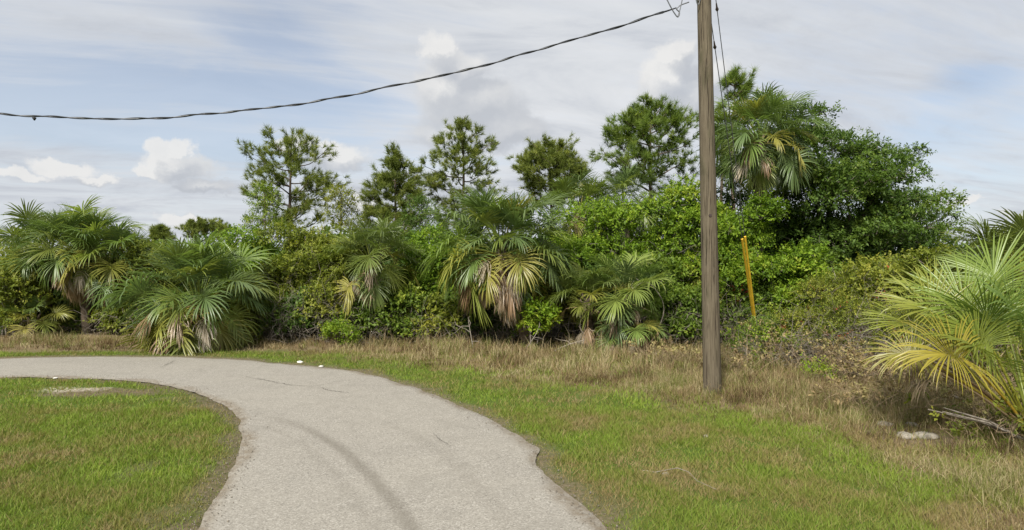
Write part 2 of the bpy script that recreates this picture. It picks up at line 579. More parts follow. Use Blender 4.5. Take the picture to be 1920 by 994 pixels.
NR = 620
OUT = ragged(resample(catmull(outer), NR), 0.24, 3.0)
INN = ragged(resample(catmull(inner), NR), 0.17, 41.0)
O_low = OUT[::6]; I_low = INN[::6]
ROADPOLY = np.vstack([OUT[::3], INN[::-3]])
ISLPOLY = np.vstack([INN[::3]])


def road_z(x, y):
    return 0.0 * x


# road surface: cross sections between the two edges, rim slightly lower than crown
def build_road():
    NC = 72
    s = np.linspace(0, 1, NC)
    ss = s + 0.0
    V = OUT[:, None, :] * (1 - ss)[None, :, None] + INN[:, None, :] * ss[None, :, None]
    W = np.linalg.norm(OUT - INN, axis=1)[:, None]
    ed = np.minimum(ss[None, :], 1 - ss[None, :]) * W
    Z = np.minimum(0.0, (ed - 0.18) * 0.10) + 0.004 + 0.012 * (fbm(V[..., 0], V[..., 1], 0.8, 3) - 0.5)
    P = np.concatenate([V, Z[..., None]], -1).reshape(-1, 3)
    idx = np.arange(NR * NC).reshape(NR, NC)
    q = np.stack([idx[:-1, :-1], idx[:-1, 1:], idx[1:, 1:], idx[1:, :-1]], -1).reshape(-1, 4)
    mb = MB(); mb.add(P, q[:, ::-1] if True else q)
    me = mb.mesh('road'); me.materials.append(M['road'])
    pts = P[:, :2]
    ty = np.zeros(len(pts))
    for px, w, k in [([(490, 777), (560, 798), (625, 832), (682, 880), (735, 940), (775, 996), (800, 1060)], 0.13, 1.0),
                     ([(500, 800), (560, 828), (620, 880), (668, 940), (705, 1000)], 0.10, 0.3),
                     ([(650, 775), (740, 800), (830, 850), (910, 930), (960, 1000)], 0.16, 0.25)]:
        line = catmull([gp(*p)[:2] for p in px], 8)
        d = seg_dist(pts, line)
        along = sstep(pts[:, 1], 11.0, 8.5)
        ty = np.maximum(ty, k * sstep(d, w, w * 0.25) * along)
    a = me.attributes.new('tyre', 'FLOAT', 'POINT'); a.data.foreach_set('value', ty.astype(np.float32))
    e = sstep(ed.reshape(-1) + 0.5 * (fbm(pts[:, 0], pts[:, 1], 1.1, 3) - 0.5), 0.26, 0.0)
    a = me.attributes.new('edge', 'FLOAT', 'POINT'); a.data.foreach_set('value', e.astype(np.float32))
    me.polygons.foreach_set('use_smooth', np.ones(len(me.polygons), bool))
    road = struct(link('road', me))
    rr = np.random.default_rng(5)
    for px in [[(445, 703), (470, 709), (505, 715), (540, 722), (578, 725), (598, 724), (625, 718), (660, 713)],
               [(598, 726), (612, 732), (640, 736), (668, 740)],
               [(812, 812), (822, 824), (838, 833), (846, 842)], [(330, 676), (315, 683), (300, 690)]]:
        line = resample(catmull([gp(*p)[:2] for p in px], 8), 40)
        line = line + rr.normal(0, 0.012, line.shape)
        nrm = np.gradient(line, axis=0); nrm = unit(np.stack([-nrm[:, 1], nrm[:, 0]], 1))
        w = ((0.003 + 0.007 * rr.random(40)) * (0.5 if len(px) == 4 and px[0][0] == 812 else 1) * np.sin(np.linspace(0.15, math.pi - 0.15, 40)))[:, None]
        zz = np.full((40, 1), 0.0165)
        V = np.vstack([np.hstack([line - nrm * w, zz]), np.hstack([line + nrm * w, zz])])
        q = [(i, i + 1, 41 + i, 40 + i) for i in range(39)]
        c = MB(); c.add(V, q)
        c.build('crack', M['crack'], road)
    return road


build_road()

# ------------------------------------------------------------------ ground with masks
DRY_LINE = catmull([(-40, 15.6), (-24, 17.2)] + [tuple(gp(*p)[:2]) for p in [(0, 662), (200, 662), (420, 664), (560, 672), (700, 688), (850, 703), (1000, 730), (1130, 752), (1280, 784), (1420, 832), (1520, 880), (1600, 950), (1650, 1010)]] + [(3.3, 4.2), (3.9, 2.0), (4.6, -2), (5, -14)], 6)
DRYPOLY = np.vstack([DRY_LINE, [(80, -14), (80, 90), (-80, 90), (-80, 15.6)]])


def masks(pts):
    """green, dry, bare, sand, road distance (negative inside)"""
    x, y = pts[:, 0], pts[:, 1]
    rd = np.minimum(seg_dist(pts, O_low), seg_dist(pts, I_low))
    inr = inside(pts, ROADPOLY)
    rd = np.where(inr, -rd, rd)
    dd = seg_dist(pts, DRY_LINE[::2])
    ins = inside(pts, DRYPOLY)
    sd = np.where(ins, dd, -dd)
    wob = (fbm(x, y, 0.9, 4) - 0.5) * 2.2
    dry = sstep(sd + wob, -0.1, 1.5)
    isl = ~ins
    bare = np.zeros(len(pts)); sand = np.zeros(len(pts))

    def patch(px, py, rx, ry):
        c = gp(px, py)
        sx = rx / F * c[1]; sy = abs(gp(px, py - ry)[1] - c[1])
        k = ((x - c[0]) / sx) ** 2 + ((y - c[1]) / sy) ** 2
        return sstep(k + (fbm(x, y, 1.7, 4) - 0.5) * 1.6, 1.2, 0.35)
    bare = np.maximum(bare, patch(190, 736, 120, 10))
    sand = np.maximum(sand, patch(130, 730, 65, 6))
    bare = np.maximum(bare, 0.55 * patch(260, 880, 30, 22))
    bare = np.maximum(bare, 0.65 * patch(310, 970, 60, 22))
    bare = np.maximum(bare, 0.5 * patch(330, 750, 60, 6))
    bare = np.maximum(bare, 0.8 * patch(1700, 815, 90, 26))
    bare = np.maximum(bare, 0.5 * patch(930, 640, 150, 16))
    # worn rim along the asphalt
    rim = sstep(rd + (fbm(x, y, 1.6, 4) - 0.5) * 0.8, 0.46, 0.04)
    bare = np.maximum(bare, rim * 0.9)
    shade = sstep(y + (fbm(x, y, 0.9, 3) - 0.5) * 1.5 - np.interp(x, [-30, -14, -6, 0, 4, 9, 30], [22, 21.2, 19.2, 18.4, 18.0, 16.6, 14]), 0, 0.8)  # dark leaf litter on the ground beneath the thicket
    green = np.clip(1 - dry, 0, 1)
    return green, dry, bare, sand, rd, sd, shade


def ground_z(x, y, rd=None):
    z = (fbm(x, y, 0.5, 3) - 0.5) * 0.10 + (fbm(x + 50, y, 2.2, 2) - 0.5) * 0.03
    if rd is None:
        rd = np.full(np.shape(x), 3.0)
    k = sstep(rd, 0.0, 1.0)
    return np.where(rd < 0.0, -0.05, -0.012 + (z + 0.02) * k) + 0.0


def build_ground():
    def axis(lo, hi, step, far):
        mid = np.arange(lo, hi + step / 2, step)
        g = [step]
        while sum(g) < far:
            g.append(g[-1] * 1.25)
        c = np.cumsum(g)
        return np.concatenate([lo - c[::-1], mid, hi + c])
    xs = axis(-18, 14, 0.15, 900); ys = axis(2.5, 24, 0.15, 900)
    X, Y = np.meshgrid(xs, ys)
    pts = np.stack([X.ravel(), Y.ravel()], 1)
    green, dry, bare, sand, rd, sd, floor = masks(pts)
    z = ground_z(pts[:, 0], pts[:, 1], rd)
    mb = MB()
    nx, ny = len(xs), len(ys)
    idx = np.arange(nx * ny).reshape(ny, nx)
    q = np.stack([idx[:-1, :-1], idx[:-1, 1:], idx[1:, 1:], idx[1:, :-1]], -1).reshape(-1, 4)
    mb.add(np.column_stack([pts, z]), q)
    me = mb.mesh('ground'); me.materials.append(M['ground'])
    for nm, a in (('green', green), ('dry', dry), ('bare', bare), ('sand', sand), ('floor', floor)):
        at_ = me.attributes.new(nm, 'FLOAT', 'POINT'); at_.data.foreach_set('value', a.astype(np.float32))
    me.polygons.foreach_set('use_smooth', np.ones(len(me.polygons), bool))
    struct(link('ground', me))


build_ground()


# ------------------------------------------------------------------ grass
def blades(mb, base, h, w, lean, tint, seg, rng):
    n = len(base)
    a = rng.uniform(0, 2 * math.pi, n)
    side = np.stack([np.cos(a), np.sin(a), np.zeros(n)], 1)
    b = rng.uniform(0, 2 * math.pi, n)
    ld = np.stack([np.cos(b), np.sin(b), np.zeros(n)], 1)
    up = np.array([0, 0, 1.0])
    w = w[:, None]; h = h[:, None]; lean = lean[:, None]
    if seg == 1:
        V = np.stack([base - side * w, base + side * w, base + up * h + ld * lean * h], 1)
        fi = np.arange(n)[:, None] * 3 + np.array([[0, 1, 2]])
        mb.add(V.reshape(-1, 3), fi, np.repeat(tint, 3))
    else:
        m1 = base + up * h * 0.55 + ld * lean * h * 0.30
        tp = base + up * h * (1 - 0.35 * np.minimum(lean, 1.5)) + ld * lean * h
        V = np.stack([base - side * w, base + side * w, m1 - side * w * 0.75, m1 + side * w * 0.75, tp], 1)
        o = np.arange(n)[:, None] * 5
        mb.add(V.reshape(-1, 3), np.concatenate([o + [[0, 1, 3]], o + [[0, 3, 2]], o + [[2, 3, 4]]]), np.repeat(tint, 5))


def scatter(xr, yr, n, rng):
    return np.stack([rng.uniform(*xr, n), rng.uniform(*yr, n)], 1)


def in_view(p, slack=2.2):
    return (np.abs(p[:, 0]) < p[:, 1] * (960 / F) * 1.02 + slack)


def build_grass():
    rng = np.random.default_rng(11)
    lawn = MB(); dryb = MB()
    for (xr, yr, n, w0) in [((-7.5, 8.5), (4.6, 7.2), 190000, 0.0042), ((-9.5, 10), (7.2, 10.5), 190000, 0.0058), ((-16, 11), (10.5, 17.5), 170000, 0.008)]:
        p = scatter(xr, yr, n, rng)
        p = p[in_view(p)]
        green, dry, bare, sand, rd, sd, floor = masks(p)
        clump = fbm(p[:, 0], p[:, 1], 3.2, 3)
        big = fbm(p[:, 0] + 31, p[:, 1], 0.7, 3)
        prob = np.clip(green + 0.42, 0, 1) * (1 - 0.86 * bare) * sstep(rd + 0.25 * (clump - 0.5), -0.07, 0.1) * np.clip(0.35 + 1.3 * clump, 0, 1)
        ok = rng.random(len(p)) < prob
        p = p[ok]; rd = rd[ok]; clump = clump[ok]; big = big[ok]; green = green[ok]; bare = bare[ok]
        base = np.column_stack([p, ground_z(p[:, 0], p[:, 1], rd) - 0.004])
        k = rng.random(len(p))
        h = (0.022 + 0.06 * k ** 2.0) * (0.35 + 1.4 * clump) * (1 + 0.35 * (1 - green)) * sstep(rd, -0.1, 0.35) + 0.012
        w = w0 * rng.uniform(0.6, 1.3, len(p))
        pat = fbm(p[:, 0] + 9, p[:, 1] + 60, 1.5, 4)
        tint = 0.51 + 1.0 * (big - 0.5) + 1.3 * (pat - 0.5) + 0.5 * (clump - 0.5) + rng.normal(0, 0.13, len(p)) - 0.35 * bare - 0.16 * (1 - green)
        tint = np.where(rng.random(len(p)) < 0.14, rng.uniform(0, 0.25, len(p)), tint)
        blades(lawn, base, h, w, rng.uniform(0.1, 1.3, len(p)), np.clip(tint, 0, 1), 1, rng)
    o = lawn.build('lawn_grass', M['lawn'], kind='stuff')
    tag(o, 'short green mown grass on the road verge and the turning island', 'grass')
    # tall dry grass in tussocks
    tot = 0
    for (xr, yr, n, w0, hs) in [((2.5, 9.5), (4.6, 9.0), 7400, 0.0026, 0.62), ((0, 12.5), (9.0, 13.5), 8400, 0.0036, 0.74), ((-16.5, 15), (13.5, 20.5), 12500, 0.0060, 0.92)]:
        c = scatter(xr, yr, n, rng)
        c = c[in_view(c)]
        green, dry, bare, sand, rd, sd, floor = masks(c)
        v = fbm(c[:, 0] + 77, c[:, 1], 0.8, 3)
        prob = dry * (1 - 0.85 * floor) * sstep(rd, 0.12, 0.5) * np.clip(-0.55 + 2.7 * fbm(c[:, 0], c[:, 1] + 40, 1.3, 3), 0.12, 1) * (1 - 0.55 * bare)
        ok = rng.random(len(c)) < prob
        c = c[ok]; v = v[ok]; sd = sd[ok]; rd = rd[ok]
        m = rng.integers(7, 16, len(c))
        ci = np.repeat(np.arange(len(c)), m)
        p = c[ci] + rng.normal(0, 0.07, (len(ci), 2))
        rdd = rd[ci]
        base = np.column_stack([p, ground_z(p[:, 0], p[:, 1]) - 0.01])
        tall = 0.06 + 0.24 * sstep(sd, 0.0, 3.2) + 0.34 * np.clip(fbm(c[:, 0] + 5, c[:, 1] + 90, 0.9, 3) - 0.42, 0, 1) + 0.08 * v
        hv = (tall * hs * rng.lognormal(0, 0.28, len(c)))
        h = hv[ci] * rng.uniform(0.45, 1.15, len(ci))
        w2 = fbm(c[:, 0] + 13, c[:, 1] + 21, 1.9, 3)
        ct = 0.40 + 0.9 * (v - 0.5) + 1.1 * (w2 - 0.5) + rng.normal(0, 0.10, len(c))
        # olive cast towards the camera on the right
        ct = ct + 0.20 * sstep(c[:, 1], 9.0, 6.5) * (rng.random(len(c)) < 0.55)
        ct = np.where(rng.random(len(c)) < 0.12 + 0.9 * np.clip(fbm(c[:, 0] + 61, c[:, 1] + 7, 1.1, 3) - 0.35, 0, 0.6), rng.uniform(0.72, 1, len(c)), ct)
        tint = np.clip(ct[ci] + rng.normal(0, 0.09, len(ci)), 0, 1)
        blades(dryb, base, h, w0 * rng.uniform(0.5, 1.2, len(ci)), rng.gamma(2.0, 0.42, len(ci)), tint, 2, rng)
        tot += len(ci)
        # pale seed stalks standing above the mat
        sk = rng.choice(len(c), len(c) // 3)
        pk = c[sk] + rng.normal(0, 0.08, (len(sk), 2))
        bk = np.column_stack([pk, ground_z(pk[:, 0], pk[:, 1]) - 0.01])
        blades(dryb, bk, hv[sk] * rng.uniform(1.1, 1.9, len(sk)), w0 * 0.6 * np.ones(len(sk)), rng.uniform(0.05, 0.7, len(sk)), rng.uniform(0.5, 0.72, len(sk)), 2, rng)
    o = dryb.build('dry_grass', M['dry'], kind='stuff')
    tag(o, 'tall tan dry grass between the lawn strip and the thicket', 'grass')
    print('dry blades', tot)


build_grass()


# ------------------------------------------------------------------ leafy plants
def leaf_quads(mb, pos, d, nrm, L, wr, tint):
    d = unit(d)
    s = unit(np.cross(nrm, d))
    nn = np.cross(d, s)
    L = L[:, None]
    W = L * wr
    tip = pos + d * L - nn * L * 0.10
    mid = pos + d * L * 0.45 + nn * W * 0.18
    V = np.stack([pos, mid + s * W * 0.5 - nn * W * 0.05, tip, mid - s * W * 0.5 - nn * W * 0.05], 1)
    n = len(pos)
    q = np.arange(n)[:, None] * 4 + np.array([[0, 1, 2, 3]])
    mb.add(V.reshape(-1, 3), q, np.repeat(tint, 4))


def sphere_dirs(n, rng):
    v = rng.normal(size=(n, 3))
    return unit(v)


def foliage(mb, clumps, ntwig, rng, leaf=0.08, wr=0.5, per=8, twig=0.28, up=0.35, tint0=0.45, tvar=0.16, flat=0.8, floor=0.06, tw=None):
    """clumps: list of (centre, radii3).  Leaves sit on short twigs that fan out of each clump."""
    C = np.array([c for c, r in clumps]); R = np.array([r for c, r in clumps])
    wgt = (R[:, 0] * R[:, 1] * R[:, 2]) ** (2 / 3)
    wgt = wgt / wgt.sum()
    k = rng.choice(len(C), ntwig, p=wgt)
    dirs = sphere_dirs(ntwig, rng)
    dirs[:, 2] = np.where(dirs[:, 2] < -0.35, -dirs[:, 2] * 0.6, dirs[:, 2])
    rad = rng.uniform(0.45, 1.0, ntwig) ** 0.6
    p0 = C[k] + dirs * R[k] * rad[:, None]
    ct = rng.normal(0, tvar * 0.7, len(C))
    td = unit(dirs * 0.9 + np.array([0, 0, up]) + rng.normal(0, 0.5, (ntwig, 3)))
    tl = twig * rng.uniform(0.5, 1.3, ntwig)
    p1 = p0 + td * tl[:, None]
    keep = p1[:, 2] > floor
    p0, td, tl, k, dirs, rad = p0[keep], td[keep], tl[keep], k[keep], dirs[keep], rad[keep]
    n = len(p0)
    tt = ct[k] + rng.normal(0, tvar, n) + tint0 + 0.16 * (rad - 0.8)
    if tw is not None:
        sel = rng.random(n) < 0.35
        s = unit(np.cross(td[sel], rng.normal(size=(sel.sum(), 3))))
        a = p0[sel] - td[sel] * 0.15; b = p0[sel] + (td * tl[:, None])[sel]
        V = np.stack([a - s * 0.006, a + s * 0.006, b], 1)
        tw.add(V.reshape(-1, 3), np.arange(len(a))[:, None] * 3 + np.array([[0, 1, 2]]))
    ref = unit(np.cross(td, rng.normal(size=(n, 3))))
    for i in range(per):
        f = (i + 0.6) / per
        sgn = 1 if i % 2 else -1
        pos = p0 + td * (tl * f)[:, None] + np.stack([0 * tl, 0 * tl, -0.06 * tl * f * f], 1)
        ld = td * 0.55 + ref * sgn * 0.85 + rng.normal(0, 0.32, (n, 3))
        nrm = np.array([0, 0, flat]) + dirs * 0.45 + rng.normal(0, 0.42, (n, 3))
        L = leaf * rng.uniform(0.6, 1.25, n) * (1.1 - 0.35 * f)
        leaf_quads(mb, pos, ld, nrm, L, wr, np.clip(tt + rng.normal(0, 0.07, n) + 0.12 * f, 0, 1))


def dome_clumps(c, r, n, rng, cr=(0.22, 0.42), low=-0.2):
    """lumpy dome: clumps spread through an ellipsoid, denser at its skin"""
    out = []
    c = np.array(c, float); r = np.array(r, float)
    while len(out) < n:
        d = sphere_dirs(1, rng)[0]
        if d[2] < low:
            continue
        k = rng.uniform(0.25, 1) ** 0.5 * rng.uniform(0.72, 1.06)
        s = rng.uniform(*cr)
        p = c + d * r * k * (1 - 0.55 * s)
        m = min(r[0], r[2]) * s
        out.append((p, np.array([m * rng.uniform(1, 1.5), m * rng.uniform(1, 1.4), m * rng.uniform(0.6, 0.95)])))
    return out


def curve_pts(a, b, n, rng, wig=0.08, sag=0.0):
    a = np.array(a, float); b = np.array(b, float)
    L = np.linalg.norm(b - a)
    s = np.linspace(0, 1, n)[:, None]
    k = rng.normal(0, wig * L, (2, 3))
    p = a + (b - a) * s + k[0] * np.sin(s * math.pi) + 0.5 * k[1] * np.sin(s * 2 * math.pi)
    p[:, 2] += sag * L * np.sin(s[:, 0] * math.pi)
    return p


def shrub(name, label, px, D, ytop, halfw, mat, seed, nleaf=11000, leaf=0.12, depth=None, group=None, ybot=None, nclump=22, stems=5, red=0, twigs=0, wr=0.5, tint0=0.45, cat='shrub', per=8, cr=(0.22, 0.42)):
    rng = np.random.default_rng(seed)
    top = at(px, ytop - 10, D)
    w = halfw / F * D
    zb = 0.0 if ybot is None else max(0.0, at(px, ybot, D)[2])
    hgt = top[2] - zb
    depth = depth or min(w * 0.9, 1.4)
    root = thing(name, label, cat, (top[0], D, 0), group)
    cz = zb + hgt * 0.46
    cl = dome_clumps((0, 0, cz), (w, depth, hgt * 0.54), nclump, rng, low=-0.95, cr=cr)
    mb = MB(); tw = MB()
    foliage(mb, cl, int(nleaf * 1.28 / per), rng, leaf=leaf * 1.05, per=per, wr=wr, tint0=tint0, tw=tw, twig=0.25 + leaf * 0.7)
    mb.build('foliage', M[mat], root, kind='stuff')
    tw.build('twig', M['twig'], root, kind='stuff')
    if red:
        rb = MB()
        sub = [cl[i] for i in rng.choice(len(cl), 6)]
        sub = [(c + np.array([0, -depth * 0.3, 0]), r * 0.55) for c, r in sub]
        foliage(rb, sub, red // 8, rng, leaf=leaf * 0.8, tint0=0.5)
        rb.build('red_leaves', M['leaf_red'], root, kind='stuff')
    order = rng.permutation(len(cl))[:stems]
    for i in order:
        c = cl[i][0]
        sb = MB()
        foot = np.array([rng.normal(0, w * 0.22), rng.normal(0, depth * 0.2), -0.05])
        pts = curve_pts(foot, c, 8, rng, 0.07, 0.05)
        r0 = 0.012 + 0.008 * hgt
        sb.tube(pts, np.linspace(r0, r0 * 0.35, 8), 6)
        for _ in range(2):
            j = rng.integers(3, 7)
            e = pts[j] + sphere_dirs(1, rng)[0] * np.array([0.5, 0.5, 0.35]) * w * 0.8
            e[2] = max(e[2], 0.1)
            sb.tube(curve_pts(pts[j], e, 5, rng, 0.08), np.linspace(r0 * 0.5, 0.004, 5), 4)
        sb.build('stem', M['bark_grey'], root, smooth=True)
    if twigs:
        # bare grey tangle on the front face
        db = MB()
        for _ in range(int(twigs * 1.7)):
            a = np.array([rng.uniform(-w, w) * 0.85, -depth * rng.uniform(0.55, 1.05), rng.uniform(0.05, hgt * 0.5)])
            e = a + np.array([rng.normal(0, 0.4), rng.normal(-0.05, 0.15), rng.normal(0.12, 0.35)])
            e[2] = max(0.05, e[2])
            db.tube(curve_pts(a, e, 5, rng, 0.12), np.linspace(0.0055, 0.002, 5), 3, cap=False)
        db.build('dead_twigs', M['twig'], root, kind='stuff')
    return root


# ------------------------------------------------------------------ pines
def pine(label, px, D, ytop, ycb, halfw, seed, mat='needle', base=None, ntuft=420, shape='round', nl=24, lean=0.0, group=None, needle=0.30, dens=36, extra_trunks=0, squash=1.0, cat='pine tree', name='pine_tree'):
    rng = np.random.default_rng(seed)
    top = at(px, ytop, D)
    zc = at(px, ycb, D)[2]
    w = halfw / F * D
    root = thing(name, label, cat, (top[0], D, 0), group)
    hgt = top[2]
    tp = np.array([lean * hgt, 0, hgt * 0.985])
    trunk = curve_pts((0, 0, -0.1), tp, 14, rng, 0.012)
    r0 = 0.03 + 0.012 * hgt
    tb = MB(); tb.tube(trunk, np.linspace(r0, 0.02, 14), 8, rough=0.06, seed=seed)
    tb.build('trunk', M['bark'], root, smooth=True)
    crown = MB()
    tufts = []

    def prof(f):
        if shape == 'round':
            return math.sqrt(max(0.02, 1 - (2 * f - 0.9) ** 2)) if f > 0.45 else 0.75 + 0.5 * f
        if shape == 'cone':
            return 1.05 - 0.8 * f
        if shape == 'dome':
            return math.sqrt(max(0.03, 1 - f ** 2.2))
        return 1.0
    for i in range(nl):
        f = (i + rng.uniform(0.1, 0.9)) / nl
        z0 = zc + (hgt - zc) * f
        zt = np.interp(z0 - 0.22 * w, trunk[:, 2], np.arange(14))
        p0 = trunk[int(zt)] + (trunk[min(13, int(zt) + 1)] - trunk[int(zt)]) * (zt % 1)
        az = i * 2.4 + rng.uniform(-0.5, 0.5)
        rl = w * prof(f) * rng.uniform(0.72, 1.08)
        end = np.array([p0[0] + math.cos(az) * rl, p0[1] + math.sin(az) * rl * 0.85 * squash, z0 + rl * rng.uniform(0.02, 0.35)])
        end[2] = min(end[2], hgt * 0.995)
        pts = curve_pts(p0, end, 8, rng, 0.05, -0.06)
        lb = MB()
        rr = max(0.012, r0 * 0.34 * (1 - 0.5 * f))
        lb.tube(pts, np.linspace(rr, 0.008, 8), 5)
        nb = max(3, int(rl * 3.2))
        for j in range(nb):
            s = rng.uniform(0.3, 1.0)
            q = pts[int(s * 7)]
            d = unit(unit(pts[-1] - pts[0]) * 0.7 + rng.normal(0, 0.55, 3) + np.array([0, 0, 0.35]))
            e = q + d * rl * rng.uniform(0.18, 0.42)
            sp = curve_pts(q, e, 4, rng, 0.06)
            lb.tube(sp, np.linspace(0.012, 0.006, 4), 3, cap=False)
            for kf in (0.7, 0.85, 1.0, 1.0):
                tufts.append((q + (e - q) * kf + rng.normal(0, 0.05, 3), d))
        tufts.append((pts[-1], unit(pts[-1] - pts[-2])))
        lb.build('limb', M['bark'], root, smooth=True)
    tufts.append((tp, np.array([0, 0, 1.0])))
    ctr = np.array([tp[0], 0, (zc + hgt) / 2])
    for i in range(int(nl * 1.6)):
        d = sphere_dirs(1, rng)[0]
        d[2] = abs(d[2]) if shape == 'dome' else d[2]
        f = 0.5 + 0.5 * d[2] if shape != 'dome' else d[2]
        q = ctr + d * np.array([w, w * 0.85, (hgt - zc) * 0.5]) * rng.uniform(0.55, 0.98) * (0.9 if f > 0.7 else 1)
        for _ in range(7):
            tufts.append((q + rng.normal(0, 0.17, 3) * w / 2.0 * np.array([1.2, 1.2, 0.7]), unit(d + rng.normal(0, 0.4, 3) + np.array([0, 0, 0.4]))))
    idx = rng.permutation(len(tufts))
    if len(idx) < ntuft:
        idx = np.concatenate([idx, rng.integers(0, len(tufts), ntuft - len(idx))])
    idx = idx[:ntuft]
    P = np.array([tufts[i][0] for i in idx]) + rng.normal(0, 0.09, (len(idx), 3))
    Dd = np.array([tufts[i][1] for i in idx])
    n = len(P)
    tt = 0.5 + rng.normal(0, 0.2, n)
    m = dens
    P = np.repeat(P, m, 0); Dd = np.repeat(Dd, m, 0); T = np.repeat(tt, m)
    back = rng.uniform(0, 0.2, (len(P), 1))
    d = unit(Dd * 0.75 + sphere_dirs(len(P), rng) * 0.85 + np.array([0, 0, 0.15]))
    s = unit(np.cross(d, rng.normal(size=d.shape)))
    L = needle * rng.uniform(0.6, 1.15, (len(P), 1))
    W = 0.00030 * D + 0.002
    base_ = P - Dd * back
    V = np.stack([base_ - s * W, base_ + s * W, base_ + d * L + s * W * 0.5], 1)
    crown.add(V.reshape(-1, 3), np.arange(len(P))[:, None] * 3 + np.array([[0, 1, 2]]), np.repeat(np.clip(T + rng.normal(0, 0.1, len(T)), 0, 1), 3))
    crown.build('crown', M[mat], root, kind='stuff')
    return root


# ------------------------------------------------------------------ fan palms
def frond_mesh(name, el, pet, blade, droop, seed, nseg=40, spread=150, fold=0.6, dead=False, roll=0.0, segw=1.0, recurve=0.75, split=False):
    """Fan frond that grows from the origin along +X at elevation el (degrees). Gravity is -Z."""
    rng = np.random.default_rng(seed)
    e = math.radians(el)
    mb = MB()
    # petiole, arching with its own weight
    n = 7
    s = np.linspace(0, 1, n)
    arch = droop * 0.22
    ang = e - arch * s * 1.6
    dx = np.cos(ang); dz = np.sin(ang)
    px = np.concatenate([[0], np.cumsum(dx[:-1])]) * pet / (n - 1)
    pz = np.concatenate([[0], np.cumsum(dz[:-1])]) * pet / (n - 1)
    pp = np.stack([px, 0 * px, pz], 1)
    stalk = MB() if split else mb
    stalk.tube(pp, np.linspace(0.026, 0.012, n), 4, tint=0.78, cap=False)
    hub = pp[-1]
    a = ang[-1] - (0.25 if not dead else 0.9)
    fwd = np.array([math.cos(a), 0, math.sin(a)])
    up = np.array([-math.sin(a), 0, math.cos(a)])
    left = np.array([0, 1.0, 0])
    rr = math.radians(roll)
    left, up = left * math.cos(rr) + up * math.sin(rr), up * math.cos(rr) - left * math.sin(rr)
    G = np.array([0, 0, -1.0])
    for i in range(nseg):
        u = (i + 0.5) / nseg * 2 - 1
        th = math.radians(spread) * u
        if dead:
            th *= 0.55
        L = blade * (1.0 - 0.30 * abs(u) ** 1.5) * rng.uniform(0.86, 1.08)
        # costa: the blade is folded along a rib that arches down, so the middle segments start further out
        k0 = (1 - abs(u)) ** 0.8
        bend = 0.0 if dead else recurve * k0
        fw = fwd * math.cos(bend) - up * math.sin(bend)
        upb = up * math.cos(bend) + fwd * math.sin(bend)
        root = hub + (fwd * math.cos(bend * 0.5) - up * math.sin(bend * 0.5)) * blade * 0.34 * k0
        L = L * (1 - 0.22 * k0)
        d = fw * math.cos(th) + left * math.sin(th) + upb * (fold * abs(math.sin(th)) + rng.normal(0, 0.10))
        if dead:
            d = d + rng.normal(0, 0.25, 3)
        d = unit(d)
        side = unit(np.cross(up, d)); nn = np.cross(d, side)
        st = np.array([0.0, 0.28, 0.55, 0.8, 1.0])
        wmax = blade * math.radians(spread) * 2 / nseg * 0.225 * segw * (0.8 if not dead else 0.55)
        wd = wmax * np.array([0.2, 0.9, 1.0, 0.62, 0.0])
        dr = droop * rng.uniform(0.5, 1.6)
        if rng.random() < 0.12:
            dr += 0.9
        if dead:
            dr += 1.2 + rng.uniform(0, 0.8)
        cen = []
        cur = root.copy(); dd = d.copy(); prev = 0.0
        for k in range(5):
            if k:
                dd = unit(dd + G * dr * 0.55 * (st[k] ** 2.0))
                cur = cur + dd * L * (st[k] - prev)
                prev = st[k]
            cen.append(cur.copy())
        cen = np.array(cen)
        Lf = cen - side * wd[:, None] + nn * (wd * 0.45)[:, None]
        Rt = cen + side * wd[:, None] + nn * (wd * 0.45)[:, None]
        V = np.stack([Lf, cen, Rt], 1).reshape(-1, 3)
        q = []
        for k in range(4):
            o = k * 3
            q += [(o, o + 1, o + 4, o + 3), (o + 1, o + 2, o + 5, o + 4)]
        base_t = rng.uniform(0.36, 0.56)
        tint = np.repeat(base_t + np.array([0.10, 0.0, 0.0, 0.06, 0.22]), 3)
        mb.add(V, q, np.clip(tint, 0, 1))
    me = mb.mesh(name)
    me.materials.append(M['frond'])
    if split:
        ms = stalk.mesh('leaf_stalk')
        ms.materials.append(M['frond'])
        return me, ms
    return me


ELS = [82, 66, 50, 34, 18, 0, -20, -42]
FR = {}
for _k, _el in enumerate(ELS):
    for _v in range(3):
        _old = max(0, (50 - _el) / 90)
        FR[(_el, _v)] = frond_mesh('frond', _el, 0.82 + 0.12 * _v, 0.96 + 0.07 * _v, 0.30 + 0.70 * _old + 0.22 * _v, 100 + _k * 7 + _v, fold=0.62 - 0.14 * _v, nseg=40, recurve=0.2 + 0.6 * min(1, _old * 1.5), roll=(-18, 0, 20)[_v], spread=108 + 9 * _v)
for _v in range(3):
    FR[('dead', _v)] = frond_mesh('dead_frond', -8 - 16 * _v, 0.92 + 0.08 * _v, 0.78, 1.0, 300 + _v, nseg=34, spread=80, dead=True, segw=1.5)

GREEN = [(0.10, 0.148, 0.038), (0.12, 0.17, 0.04), (0.1, 0.148, 0.05), (0.145, 0.185, 0.04), (0.115, 0.158, 0.056)]
YELLOW = [(0.2, 0.205, 0.042), (0.235, 0.22, 0.05), (0.165, 0.195, 0.04)]
DEAD = [(0.25, 0.175, 0.10), (0.31, 0.24, 0.155), (0.22, 0.145, 0.08), (0.34, 0.29, 0.215)]


